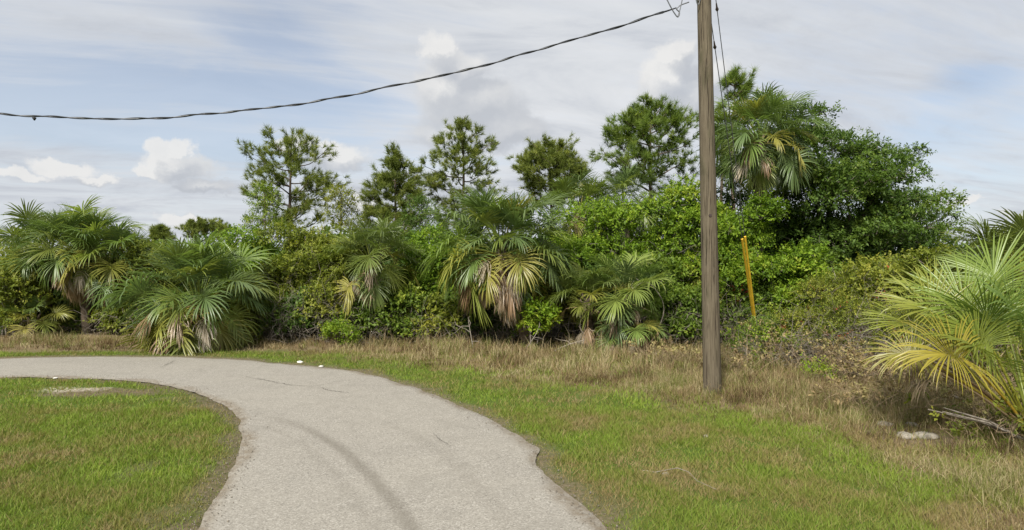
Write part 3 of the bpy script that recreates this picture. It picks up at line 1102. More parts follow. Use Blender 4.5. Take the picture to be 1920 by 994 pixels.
def palm(label, x, y, zc, seed, scale=1.0, n=34, lo=-42, yellow=0.12, dead=5, trunk_r=0.16, foot=None, group='cabbage palms', az_bias=None, tone=1.0, boots=True, name='cabbage_palm', warm=0.0, spread_r=0.1):
    rng = np.random.default_rng(seed)
    fx, fy = (x, y) if foot is None else foot
    root = thing(name, label, 'palm', (fx, fy, 0), group)
    off = np.array([x - fx, y - fy, zc])
    if zc > 0.35:
        tb = MB()
        pts = curve_pts((0, 0, -0.1), off, 12, rng, 0.02)
        tb.tube(pts, np.linspace(trunk_r * 1.15, trunk_r, 12), 12, rough=0.10, seed=seed)
        tb.build('trunk', M['palm_trunk'], root, smooth=False)
        if boots:
            zmin = max(0.25, zc - 1.6)
            k = 0
            z = zc
            while z > zmin and k < 26:
                f = np.interp(z, pts[:, 2], np.arange(12)); c = pts[int(f)] + (pts[min(11, int(f) + 1)] - pts[int(f)]) * (f % 1)
                az = k * 2.399
                bb = MB()
                o = np.array([math.cos(az), math.sin(az), 0]); lft = np.array([-math.sin(az), math.cos(az), 0])
                a = c + o * trunk_r * 0.85; b = a + o * 0.12 + np.array([0, 0, 0.24])
                V = np.array([a - lft * 0.06, a + lft * 0.06, b + lft * 0.03, b - lft * 0.03, a - lft * 0.06 + o * 0.03, a + lft * 0.06 + o * 0.03, b + lft * 0.025 + o * 0.02, b - lft * 0.025 + o * 0.02])
                bb.add(V, [(0, 1, 2, 3), (7, 6, 5, 4), (0, 4, 5, 1), (1, 5, 6, 2), (2, 6, 7, 3), (3, 7, 4, 0)])
                bb.build('boot', M['palm_trunk'], root)
                z -= 0.062; k += 1
    n = int(n * 1.45)
    for i in range(n):
        f = (i + 0.5) / n
        el = 88 - (88 - lo) * f ** 0.95 + rng.normal(0, 5)
        key = min(ELS, key=lambda v: abs(v - el))
        me = FR[(key, int(rng.integers(0, 3)))]
        o = link('frond', me, root)
        az = i * 2.399 + rng.normal(0, 0.22)
        if az_bias is not None and rng.random() < az_bias[1]:
            az = az_bias[0] + rng.normal(0, 0.7)
        sc = scale * rng.uniform(0.82, 1.12) * (0.9 if f < 0.1 else 1)
        o.location = off + np.array([math.cos(az) * spread_r, math.sin(az) * spread_r, -0.25 * f * scale])
        o.rotation_euler = (rng.normal(0, 0.14), math.radians(key - el) + rng.normal(0, 0.05), az)
        o.scale = (sc, sc, sc)
        yl = rng.random() < yellow * (2.2 if f > 0.6 else 0.35)
        c = np.array(YELLOW[rng.integers(0, 3)] if yl else GREEN[rng.integers(0, 5)]) * rng.uniform(0.8, 1.2) * tone
        c = c * (1 - warm) + np.array([0.17, 0.17, 0.03]) * warm
        o.color = (*c, 1)
    for i in range(dead):
        o = link('dead_frond', FR[('dead', int(rng.integers(0, 3)))], root)
        az = -math.pi / 2 + rng.normal(0, 0.85) if rng.random() < 0.85 else rng.uniform(0, 6.28)
        o.location = off + np.array([math.cos(az) * 0.12, math.sin(az) * 0.12, -rng.uniform(0.15, 0.5) * scale])
        o.rotation_euler = (rng.normal(0, 0.15), rng.normal(0, 0.2), az)
        sc = scale * rng.uniform(0.8, 1.1)
        o.scale = (sc, sc, sc)
        o.color = (*(np.array(DEAD[rng.integers(0, 4)]) * rng.uniform(0.8, 1.15)), 1)
    return root


def palm_px(label, px, py, D, seed, **kw):
    p = at(px, py, D)
    return palm(label, p[0], p[1], max(p[2], 0.15), seed, **kw)


# ------------------------------------------------------------------ planting: palms
# left clump of three, then the low broad one, and so on to the right
palm_px('cabbage palm with leaning thin trunk, tallest in the clump left of the broad low palm', 150, 466, 22.3, 1, scale=1.05, n=34, lo=-25, dead=10, foot=tuple(at(165, 497, 22.5)[:2]))
palm_px('cabbage palm on the outer side of the clump of three by the road bend', 88, 476, 22.6, 2, scale=1.05, n=32, lo=-30, dead=4)
palm_px('cabbage palm of the clump of three that reaches toward the broad low palm', 208, 490, 22.4, 3, scale=0.95, n=32, lo=-25, dead=8, yellow=0.25)
palm_px('small young yellow-green palm growing at the foot of the clump of three palms', 62, 600, 21.5, 4, scale=0.62, n=12, dead=1, yellow=0.6, lo=0)
palm_px('broad low trunkless palm whose yellowing skirt touches the road edge grass', 372, 563, 18.6, 5, scale=1.22, n=50, lo=-42, dead=16, yellow=0.5)
palm_px('palm half buried in the leafy shrubs with a brown hanging skirt', 700, 488, 20.0, 6, scale=0.9, n=32, lo=-20, dead=10, yellow=0.22, warm=0.18)
palm_px('big round-headed cabbage palm in the middle of the thicket with a tan hanging skirt', 938, 466, 18.9, 7, scale=1.2, n=46, lo=-22, dead=18, yellow=0.3, foot=tuple(at(995, 497, 18.9)[:2]))
palm_px('young palm with olive-yellow upright fans beside the big round-headed palm', 1105, 560, 18.2, 8, scale=0.72, n=15, lo=10, dead=6, yellow=0.3, warm=0.25)
palm_px('young dark green palm with stiff fans and a tan dead skirt', 1172, 560, 18.1, 9, scale=0.85, n=20, lo=0, dead=10, yellow=0.08)
palm_px('low scrubby palm spreading at ground level under the stiff young palm', 1175, 618, 17.6, 10, scale=0.62, n=16, lo=-5, dead=9, yellow=0.3)
palm_px('tall cabbage palm rising above the thicket behind the utility pole', 1425, 262, 19.9, 11, scale=1.0, n=44, dead=3, yellow=0.10, boots=True)
palm_px('palm top showing above the bright shrubs behind the round-headed palm', 1085, 395, 23.5, 12, scale=0.9, n=28, dead=0, boots=False)
palm_px('palm top showing above the bright shrubs in front of the broad pine', 1165, 385, 24.2, 13, scale=0.9, n=28, dead=0, boots=False)
palm_px('yellowish palm beyond the right-hand foreground palm', 1900, 520, 13.5, 14, scale=0.95, n=30, dead=3, yellow=0.35, warm=0.25)

# ------------------------------------------------------------------ foreground palm at the right, its fronds placed one by one
def front_palm():
    base = np.array([7.15, 8.35, 0.12])
    root = thing('cabbage_palm', 'large trunkless palm with a yellow drooping fan beside the pale rocks', 'palm', (base[0], base[1], 0), 'cabbage palms')
    rng = np.random.default_rng(77)
    # (azimuth deg, elevation, petiole, blade, droop, roll, colour)
    L = [(190, 52, 1.72, 0.98, 0.85, -52, (0.25, 0.23, 0.045)),     # yellow drooping fan
         (153, 60, 2.05, 0.98, 0.25, -48, (0.19, 0.22, 0.05)),
         (150, 71, 1.85, 1.12, 0.18, -60, (0.15, 0.22, 0.05)),
         (95, 78, 2.2, 1.10, 0.22, -40, (0.14, 0.21, 0.05)),
         (168, 76, 1.6, 1.05, 0.22, 30, (0.12, 0.19, 0.05)),
         (205, 80, 1.75, 1.0, 0.25, -70, (0.11, 0.18, 0.05)),
         (130, 64, 2.15, 1.05, 0.25, -30, (0.17, 0.21, 0.045)),
         (70, 60, 1.9, 1.0, 0.3, 0, (0.12, 0.19, 0.045)),
         (20, 50, 1.7, 1.0, 0.3, 0, (0.12, 0.19, 0.045)),
         (-30, 45, 1.6, 1.0, 0.4, 0, (0.12, 0.19, 0.045)),
         (-75, 55, 1.4, 1.0, 0.4, 0, (0.11, 0.18, 0.045)),
         (162, 46, 1.85, 0.8, 0.9, -45, (0.2, 0.2, 0.045)),
         (186, 62, 1.45, 0.95, 0.35, -40, (0.15, 0.19, 0.045)),
         (142, 52, 2.0, 0.95, 0.35, -35, (0.18, 0.22, 0.045)),
         (178, 68, 1.5, 1.0, 0.3, -75, (0.16, 0.21, 0.045)),
         (240, 58, 1.2, 0.9, 0.5, 0, (0.13, 0.19, 0.045))]
    for i, (az, el, pet, bl, dr, ro, c) in enumerate(L):
        me, ms = frond_mesh('frond', el, pet * 0.94, bl * 0.93, dr, 500 + i, split=True, nseg=56, spread=132, fold=0.45, roll=ro, recurve=0.45, segw=0.8)
        o = link('frond', me, root)
        o.location = (0, 0, base[2]); o.rotation_euler = (0, 0, math.radians(az)); o.color = (c[0], c[1] * 0.94, c[2] * 0.7, 1)
        k = link('leaf_stalk', ms, o); k.color = (c[0] * 1.1, c[1] * 0.9, c[2] * 0.6, 1)
    for az, el, sd in ((172, 44, 1), (160, 50, 2), (150, 46, 4)):
        me = frond_mesh('dead_frond', el, 1.45, 0.62, 0.9, 600 + sd, nseg=26, spread=90, dead=True)
        o = link('dead_frond', me, root)
        o.location = (0, 0, base[2]); o.rotation_euler = (0, 0, math.radians(az)); o.color = (*(np.array(DEAD[sd % 4]) * 0.62), 1)
    for az in (176, 181, 170):
        st = MB()
        a = math.radians(az)
        o = np.array([math.cos(a), math.sin(a), 0])
        Ln = rng.uniform(1.0, 1.5)
        st.tube([o * 0.02 + [0, 0, 0.05], o * Ln * 0.5 + [0, 0, 0.34], o * Ln + [0, 0, 0.5]], [0.022, 0.016, 0.008], 4)
        st.build('leaf_stalk', M['twig'], root)
    return root


front_palm()

# ------------------------------------------------------------------ planting: shrubs
S = shrub
S('shrub', 'olive shrub at the far outer end of the thicket beside the clump of three palms', 15, 21.5, 465, 80, 'leaf_olive', 201, 9000)
S('shrub', 'pale hazy shrub rising behind the outer palm of the clump', 30, 27, 405, 75, 'leaf_olive', 202, 7000, tint0=0.55)
S('shrub', 'olive shrub filling the gap between the palm clump and the broad low palm', 285, 22.5, 442, 70, 'leaf_olive', 203, 9000)
S('shrub', 'yellow-green shrub behind the broad low palm', 455, 21.6, 412, 75, 'leaf_bright', 204, 13000)
S('shrub', 'tall yellow-green shrub below the multi-stemmed pine', 555, 21.4, 388, 85, 'leaf_olive', 205, 16000, twigs=50)
S('shrub', 'dense shrub with grey bare twigs at its foot beside the half buried palm', 610, 20.2, 465, 85, 'leaf_olive', 206, 13000, twigs=150, tint0=0.5)
S('shrub', 'olive shrub wrapping around the half buried palm', 655, 21.3, 415, 75, 'leaf_olive', 207, 12000)
S('shrub', 'glossy mid-green shrub between the half buried palm and the round-headed palm', 760, 20.3, 520, 75, 'leaf_mid', 208, 13000, leaf=0.135, twigs=40, tint0=0.5)
S('shrub', 'yellow-green shrub standing behind the glossy one beside the round-headed palm', 800, 21.5, 398, 75, 'leaf_bright', 209, 13000)
S('shrub', 'small lime-green bush at the edge of the tan grass', 645, 18.6, 612, 46, 'leaf_bright', 210, 3600, tint0=0.6, leaf=0.075, nclump=12)
S('shrub', 'bright green shrub leaning against the round-headed palm', 1070, 20.6, 372, 74, 'leaf_bright', 211, 12000, tint0=0.5)
S('shrub', 'wide bright green shrub behind the young palms', 1170, 21.4, 330, 115, 'leaf_bright', 212, 23000, tint0=0.48, nclump=30)
S('shrub', 'bright green shrub right behind the utility pole', 1290, 21.0, 316, 88, 'leaf_bright', 213, 18000, tint0=0.5, twigs=60)
S('shrub', 'small leafy sapling with pale green leaves in front of the round-headed palm', 998, 17.7, 583, 52, 'leaf_bright', 214, 1500, tint0=0.6, ybot=622, leaf=0.135, nclump=9, stems=4)
S('shrub', 'dark-leaved shrub between the stiff young palm and the utility pole', 1270, 18.6, 525, 62, 'leaf_mid', 215, 8000, leaf=0.135, twigs=60)
S('shrub', 'bright shrub at the yellow guy guards below the oak', 1402, 19.0, 312, 76, 'leaf_bright', 216, 17000, tint0=0.5)
S('shrub', 'tangled shrub with red leaves around the yellow guy guards', 1385, 18.9, 530, 75, 'leaf_mid', 217, 6500, red=260, twigs=130, leaf=0.09)
S('shrub', 'leafy light green shrub below the oak beside the guy guards', 1490, 18.9, 452, 85, 'leaf_bright', 218, 12000, leaf=0.135)
S('shrub', 'olive shrub dotted with red leaves behind the tan grass', 1570, 17.4, 500, 88, 'leaf_olive', 219, 10000, red=260, twigs=90, leaf=0.075, tint0=0.5)
S('shrub', 'olive shrub below the outer edge of the oak crown', 1660, 17.2, 462, 88, 'leaf_olive', 220, 12000, red=220, twigs=60, tint0=0.5)
S('shrub', 'thin weedy shrub tangled with bare stems beside the foreground palm', 1600, 14.2, 590, 70, 'leaf_olive', 221, 2600, red=160, twigs=120, leaf=0.06, nclump=12)
S('shrub', 'low lime-green sapling sprawling through the tan grass in front of the guy guards', 1455, 15.0, 622, 55, 'leaf_bright', 222, 1500, tint0=0.62, leaf=0.08, nclump=8, twigs=16)
S('shrub', 'tiny bright green sprout in the tan grass by the sprawling sapling', 1530, 13.2, 672, 26, 'leaf_bright', 223, 500, tint0=0.6, leaf=0.07, nclump=5, stems=2)
S('shrub', 'olive shrub behind the foreground palm', 1780, 15.5, 470, 90, 'leaf_olive', 224, 12000, tint0=0.45)
S('shrub', 'shrub crowned with yellow tips behind the yellowish palm', 1905, 16.5, 405, 85, 'leaf_olive', 225, 12000, tint0=0.6)
S('shrub', 'broad olive shrub directly behind the foreground palm fans', 1840, 12.8, 492, 100, 'leaf_olive', 226, 9000, leaf=0.08, tint0=0.5, twigs=60)
S('shrub', 'yellow-tipped shrub beside the broad olive one past the foreground palm', 1990, 12.0, 440, 100, 'leaf_olive', 227, 7000, leaf=0.08, tint0=0.62)
S('shrub', 'thin olive brush with bare stems in front of the yellow guards', 1428, 15.6, 598, 62, 'leaf_mid', 231, 3600, leaf=0.075, twigs=110, red=90, tint0=0.55, wr=0.42)
S('shrub', 'ragged olive brush hung with red leaves midway between the pole and the foreground palm', 1515, 15.0, 560, 66, 'leaf_olive', 232, 4600, leaf=0.07, twigs=140, red=220, tint0=0.5, wr=0.42)
S('shrub', 'airy olive brush standing forward of the oak beside the foreground palm', 1605, 14.6, 540, 70, 'leaf_olive', 233, 5200, leaf=0.07, twigs=140, red=160, tint0=0.48, wr=0.42)
S('shrub', 'brownish twiggy brush behind the outermost fan of the foreground palm', 1690, 13.4, 560, 70, 'leaf_olive', 234, 4200, leaf=0.065, twigs=160, red=60, tint0=0.42, wr=0.42)
# understorey that closes the wall of leaves near the ground
low = [(60, 22.6, 560, 60, 'in the shade under the outer palm of the clump'), (150, 23.2, 570, 55, 'under the leaning thin-trunked palm'), (235, 22.2, 560, 55, 'between the clump of three and the broad low palm'),
       (330, 21, 560, 70, 'in the shade behind the broad low palm'), (420, 20.6, 560, 60, 'at the shoulder of the broad low palm'), (500, 20.2, 545, 60, 'at the foot of the yellow-green shrub behind the broad low palm'),
       (560, 19.8, 560, 60, 'with grey twigs in front of the tall yellow-green shrub'), (690, 19.9, 560, 55, 'below the hanging skirt of the half buried palm'), (825, 19.9, 560, 55, 'in the dark pocket before the round-headed palm'),
       (900, 20.6, 540, 70, 'in deep shade behind the round-headed palm trunk'), (985, 20.4, 530, 70, 'in deep shade under the round-headed palm'), (1060, 20.2, 520, 60, 'in the shade between the round-headed palm and the young palms'),
       (1140, 19.8, 500, 70, 'directly behind the two young palms'), (1230, 19.6, 470, 60, 'behind the stiff young palm toward the pole'), (1330, 19.8, 460, 70, 'hidden behind the foot of the utility pole'),
       (1440, 20.3, 470, 70, 'in the shade of the oak beside the guards'), (1540, 19.6, 480, 80, 'in the shade under the middle of the oak'), (1640, 19.4, 480, 80, 'in the shade under the outer oak limbs'), (1740, 18.4, 480, 80, 'past the outer oak limbs')]
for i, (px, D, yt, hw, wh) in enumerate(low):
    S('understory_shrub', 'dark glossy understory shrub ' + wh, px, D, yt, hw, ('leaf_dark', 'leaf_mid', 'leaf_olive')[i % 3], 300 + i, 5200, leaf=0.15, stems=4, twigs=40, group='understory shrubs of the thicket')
# darker second row
back = [(-40, 25, 470, 110, 'beyond the outer olive shrub'), (170, 27, 455, 120, 'behind the clump of three palms'), (330, 26, 462, 110, 'behind the broad low palm'), (470, 25.5, 445, 110, 'behind the feathery young tree'), (610, 25, 430, 120, 'below the olive-yellow rounded tree'),
        (740, 25, 440, 110, 'below the dark bushy pine'), (870, 24.5, 425, 110, 'below the thin-crowned pine'), (1000, 24, 400, 110, 'below the dome-shaped pine'), (1120, 25, 380, 110, 'below the palm tops'), (1240, 25, 350, 110, 'below the broad pine'),
        (1350, 24.5, 360, 100, 'below the slender tuft-topped pine'), (1480, 23.5, 400, 110, 'behind the oak trunk'), (1620, 22.6, 440, 110, 'behind the outer oak limbs'), (1740, 21, 450, 110, 'just past the oak'), (1880, 21, 460, 120, 'behind the yellowish palm'), (2010, 19, 450, 120, 'past the yellowish palm')]
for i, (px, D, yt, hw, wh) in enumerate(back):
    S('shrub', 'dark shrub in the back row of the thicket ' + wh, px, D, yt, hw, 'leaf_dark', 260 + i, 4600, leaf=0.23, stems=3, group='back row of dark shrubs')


def weed(label, px, py, h, seed, n=26, leaf=0.07, mat='leaf_olive', nleaf=500, spread=0.35):
    # upright clump of thin dry stalks that fork, with a few small leaves
    rng = np.random.default_rng(seed)
    p = gp(px, py)
    root = thing('weed_clump', label, 'weed', (p[0], p[1], 0), 'weed clumps in the dry grass')
    st = MB(); tips = []
    for _ in range(n):
        a = np.append(rng.normal(0, spread * 0.5, 2), 0.0)
        e = a + np.array([rng.normal(0, spread * 0.7), rng.normal(0, spread * 0.6), h * rng.uniform(0.45, 1.05)])
        c = curve_pts(a, e, 6, rng, 0.08)
        st.tube(c, np.linspace(0.008, 0.003, 6), 3, cap=False)
        for _k in range(4):
            j = rng.integers(2, 6)
            f = c[j] + np.array([rng.normal(0, 0.14), rng.normal(0, 0.14), rng.uniform(0.02, 0.22)])
            st.tube(curve_pts(c[j], f, 4, rng, 0.1), np.linspace(0.004, 0.0015, 4), 3, cap=False)
            tips.append(f)
    st.build('stalks', M['twig_dry'], root, kind='stuff')
    lf = MB()
    cl = [(t_, np.array([0.10, 0.10, 0.08])) for t_ in tips[::2]]
    foliage(lf, cl, nleaf // 6, rng, leaf=leaf, per=6, twig=0.12, tint0=0.55, tvar=0.2)
    lf.build('foliage', M[mat], root, kind='stuff')


M['twig_dry'] = bark_mat('twig_dry', (0.2, 0.14, 0.08), (0.42, 0.33, 0.21), 10, 0.4)
for i, (px, py, h, mt, nl, wh) in enumerate([
        (1405, 668, 0.7, 'leaf_bright', 900, 'green-leaved weed clump at the foot of the yellow guards'), (1452, 690, 0.8, 'leaf_dryweed', 700, 'tan weed clump in front of the sprawling lime sapling'),
        (1500, 676, 0.95, 'leaf_olive', 1100, 'olive weed clump between the sapling and the thin weedy shrub'), (1545, 705, 0.75, 'leaf_dryweed', 700, 'dry brown weed clump beside the tiny bright sprout'),
        (1590, 690, 1.0, 'leaf_olive', 1200, 'tall olive weed clump in front of the thin weedy shrub'), (1630, 722, 0.7, 'leaf_dryweed', 800, 'tan weed clump on the slope above the thin pale stone'),
        (1660, 690, 1.1, 'leaf_olive', 1200, 'tall weed clump behind the tips of the yellow fan'), (1700, 735, 0.65, 'leaf_dryweed', 800, 'dry weed clump under the drooping yellow fan'),
        (1735, 705, 0.95, 'leaf_olive', 1000, 'olive weed clump in the shade of the foreground palm fans'), (1770, 760, 0.6, 'leaf_dryweed', 700, 'low dry weed clump beside the long dead frond stalk'),
        (1815, 715, 0.95, 'leaf_mid', 1100, 'green weed clump behind the foreground palm stalks'), (1870, 742, 0.9, 'leaf_olive', 1000, 'olive weed clump hiding the back of the foreground palm base'),
        (1850, 800, 0.5, 'leaf_dryweed', 700, 'brown weed clump in front of the foreground palm base'), (1905, 835, 0.5, 'leaf_olive', 700, 'low olive weed clump at the foot of the foreground palm'),
        (1560, 655, 1.2, 'leaf_mid', 1300, 'leafy green weed clump against the olive shrub with red leaves'), (1380, 700, 0.45, 'leaf_dryweed', 500, 'short tan weed clump just past the pole foot'),
        (1250, 690, 0.5, 'leaf_dryweed', 500, 'short tan weed clump just before the pole foot on the thicket side'), (1610, 770, 0.45, 'leaf_dryweed', 600, 'matted dry weed clump at the lawn edge down from the tan ones')]):
    weed(wh, px, py, h * 1.1, 700 + i, n=36, mat=mt, nleaf=int(nl * 1.3), spread=0.5)


def far_wood():
    rng = np.random.default_rng(90)
    cl = []
    for k in range(150):
        a = rng.uniform(-0.85, 0.85)
        D = rng.uniform(30, 44)
        h = rng.uniform(2.6, 4.3)
        c = np.array([math.tan(a) * D, D, h * 0.5])
        for _ in range(4):
            s = rng.uniform(0.8, 1.5)
            cl.append((c + rng.normal(0, 0.6, 3) * np.array([1.3, 0.8, 1.4]), np.array([s, s, s * 0.8])))
    mb = MB()
    foliage(mb, cl, 5000, rng, leaf=0.40, per=7, twig=0.6, tint0=0.5)
    o = mb.build('woodland', M['leaf_dark'], kind='stuff')
    tag(o, 'far dark green scrub woodland closing the gaps behind the thicket', 'woodland')


far_wood()

# ------------------------------------------------------------------ trees
def oak():
    rng = np.random.default_rng(31)
    D = 21.8
    c = at(1560, 380, D)
    root = thing('oak_tree', 'spreading dark green oak with a flat-layered crown right of the utility pole', 'tree', (c[0], D, 0))
    blobs = [(1480, 290, 95, 70), (1540, 245, 60, 45), (1600, 290, 75, 55), (1660, 320, 70, 50), (1715, 300, 38, 28), (1440, 330, 75, 70), (1410, 400, 70, 70), (1500, 380, 95, 80), (1600, 390, 100, 75),
             (1690, 400, 75, 60), (1755, 395, 40, 34), (1650, 450, 95, 50), (1540, 455, 100, 60), (1735, 440, 55, 30), (1625, 262, 40, 28), (1525, 222, 32, 20), (1380, 340, 40, 50), (1460, 450, 90, 60), (1600, 470, 100, 45), (1700, 470, 75, 35), (1560, 330, 90, 60), (1660, 370, 80, 45), (1780, 425, 25, 16), (1450, 270, 50, 40)]
    cl = []
    for (px, py, rx, ry) in blobs:
        dd = D + rng.uniform(-1.6, 1.2)
        p = at(px, py, dd) - np.array([c[0], D, 0])
        w = rx / F * dd; h = ry / F * dd
        for _ in range(max(5, int(rx / 8))):
            d = sphere_dirs(1, rng)[0]
            k = rng.uniform(0.35, 0.95)
            q = p + d * np.array([w, w * 0.9, h]) * k
            s = rng.uniform(0.24, 0.44) * w
            cl.append((q, np.array([s * 1.45, s * 1.2, s * 0.5])))
    mb = MB(); tw = MB()
    foliage(mb, cl, 12000, rng, leaf=0.14, per=9, twig=0.36, up=0.25, tint0=0.5, tvar=0.2, tw=tw, wr=0.42)
    mb.build('crown', M['leaf_dark'], root, kind='stuff')
    tw.build('twig', M['twig'], root, kind='stuff')
    tb = MB()
    tb.tube(curve_pts((0, 0, -0.1), (0.1, 0, 2.2), 8, rng, 0.03), np.linspace(0.3, 0.24, 8), 10, rough=0.08)
    tb.build('trunk', M['bark'], root, smooth=True)
    for i in rng.permutation(len(cl))[:16]:
        lb = MB()
        p = curve_pts((0.1, 0, rng.uniform(1.5, 2.15)), cl[i][0], 9, rng, 0.07, 0.06)
        lb.tube(p, np.linspace(0.13, 0.02, 9), 6)
        lb.build('limb', M['bark'], root, smooth=True)
    return root


oak()
pine('multi-stemmed pine with clumped needles above the yellow-green shrubs', 548, 29, 240, 425, 86, 41, ntuft=720, nl=30, shape='round')
pine('dark bushy pine standing close beside the tall thin-crowned pine', 742, 29.5, 278, 475, 62, 42, ntuft=1150, nl=34, shape='round', mat='needle')
pine('tall thin-crowned pine with see-through branches', 866, 31, 216, 440, 76, 43, ntuft=800, nl=32, shape='round')
pine('dome-shaped olive pine behind the round-headed palm', 1030, 32, 264, 385, 78, 44, ntuft=1200, nl=30, shape='dome')
pine('broad pine with a wide fan of bare branches beside the utility pole', 1222, 28, 186, 345, 98, 45, ntuft=1200, nl=30, shape='dome', mat='needle_green')
pine('slender leaning pine with a single tuft on top behind the tall palm', 1380, 26.5, 132, 190, 30, 46, ntuft=150, nl=8, shape='round', mat='needle_green', dens=34, needle=0.34)
pine('distant flat-topped pine seen between the broad low palm and the multi-stemmed pine', 385, 52, 413, 450, 50, 47, ntuft=520, nl=18, shape='dome', needle=0.3)
pine('distant rounded olive pine beside the distant flat-topped one', 303, 46, 424, 470, 24, 48, ntuft=380, nl=14, shape='dome', needle=0.3)
pine('small pine just behind the pole beside the tuft-topped pine', 1350, 27, 196, 330, 26, 49, ntuft=200, nl=12, mat='needle_green')


def young_tree(label, px, D, ytop, ybot, hw, mat, seed, n, leaf=0.09, tint0=0.5, name='sapling_tree', limbs=7):
    rng = np.random.default_rng(seed)
    top = at(px, ytop, D); zb = at(px, ybot, D)[2]
    w = hw / F * D
    root = thing(name, label, 'tree', (top[0], D, 0))
    cl = []
    for i in range(26):
        f = (i + 0.5) / 26
        z = zb + (top[2] - zb) * f
        r = w * (1.0 - 0.72 * f) * rng.uniform(0.4, 1.0)
        a = i * 2.4
        s = w * rng.uniform(0.16, 0.3)
        cl.append((np.array([math.cos(a) * r, math.sin(a) * r, z - 0.2]), np.array([s * 1.2, s * 1.2, s * 0.9])))
    mb = MB(); tw = MB()
    foliage(mb, cl, n // 8, rng, leaf=leaf, tint0=tint0, tw=tw)
    mb.build('crown', M[mat], root, kind='stuff')
    tw.build('twig', M['twig'], root, kind='stuff')
    tb = MB(); tb.tube(curve_pts((0, 0, -0.1), (0, 0, top[2] - 0.3), 10, rng, 0.015), np.linspace(0.08, 0.015, 10), 7)
    tb.build('trunk', M['bark'], root, smooth=True)
    for i in range(limbs):
        lb = MB(); e = cl[int(i * 26 / limbs)][0]
        lb.tube(curve_pts((0, 0, max(0.3, e[2] - 0.5)), e, 5, rng, 0.05), np.linspace(0.03, 0.008, 5), 5)
        lb.build('limb', M['bark'], root, smooth=True)


young_tree('feathery bright green young tree in front of the multi-stemmed pine', 496, 26, 345, 440, 50, 'leaf_mid', 51, 6000, tint0=0.6)
young_tree('olive-yellow rounded tree between the multi-stemmed pine and the dark bushy pine', 640, 27.5, 350, 470, 60, 'leaf_olive', 52, 9000, tint0=0.62)
young_tree('sparse dark treetop behind the yellow-green shrubs at the dark bushy pine', 790, 27, 370, 470, 60, 'leaf_dark', 53, 8000, tint0=0.5)


# ------------------------------------------------------------------ utility pole, cable, guys
POLE = gp(1336, 739)
PB = np.array([POLE[0], POLE[1], 0.0])
PT = np.array([POLE[0] - 0.21, POLE[1] + 0.05, 10.6])


def pole_at(z):
    return PB + (PT - PB) * (z / 10.6)


def build_pole():
    root = thing('utility_pole', 'weathered brown wooden utility pole standing in the tan grass', 'utility pole', tuple(PB))
    n = 40
    z = np.linspace(-0.2, 10.6, n)
    pts = np.array([pole_at(k) - PB for k in z])
    mb = MB()
    mb.tube(pts, np.interp(z, [-0.2, 0.4, 10.6], [0.178, 0.17, 0.115]), 24, rough=0.012, seed=4)
    mb.build('shaft', M['pole'], root, smooth=True)
    zc = 7.72
    c = pole_at(zc) - PB
    # secondary rack on the left face of the pole
    rk = MB()
    rk.tube([c + [-0.13, -0.05, -0.10], c + [-0.16, -0.06, -0.10], c + [-0.16, -0.06, 0.62], c + [-0.13, -0.05, 0.62]], 0.018, 6)
    rk.tube([c + [-0.10, -0.05, 0.08], c + [-0.34, -0.08, 0.08]], 0.014, 6)
    rk.build('bracket', M['steel'], root)
    for dz in (0.09, 0.32, 0.55):
        sp = MB()
        zz = np.array([-0.045, -0.04, -0.015, 0.0, 0.015, 0.04, 0.045])
        sp.tube([c + [-0.22, -0.07, dz + k] for k in zz], [0.02, 0.048, 0.046, 0.026, 0.046, 0.048, 0.02], 12)
        sp.build('insulator', M['porcelain'], root, smooth=True)
    bl = MB()
    for dz in (2.0, 0.3):
        cc = pole_at(zc + dz) - PB
        bl.tube([cc + [0.0, -0.16, 0], cc + [0, -0.13, 0]], 0.022, 6)
    bl.build('bolt', M['steel'], root)
    tgm = MB()
    cc = pole_at(3.45) - PB
    tgm.tube([cc + [-0.02, -0.163, 0], cc + [-0.02, -0.150, 0]], 0.03, 10)
    tgm.build('tag', M['porcelain'], root)
    lp = MB()
    k = np.linspace(0, 1, 14)
    lp.tube(np.stack([c[0] - 0.22 + 0.13 * k, c[1] - 0.13 + 0 * k, c[2] + 0.02 - 0.24 * np.sin(k * math.pi)], 1), 0.009, 6)
    lp.build('drip_loop', M['wire'], root)


build_pole()

CAB = [(0, 215), (100, 219), (200, 221), (350, 218), (500, 203), (640, 183), (760, 160), (860, 133), (960, 106), (1080, 74), (1180, 43), (1240, 21), (1268, 17)]


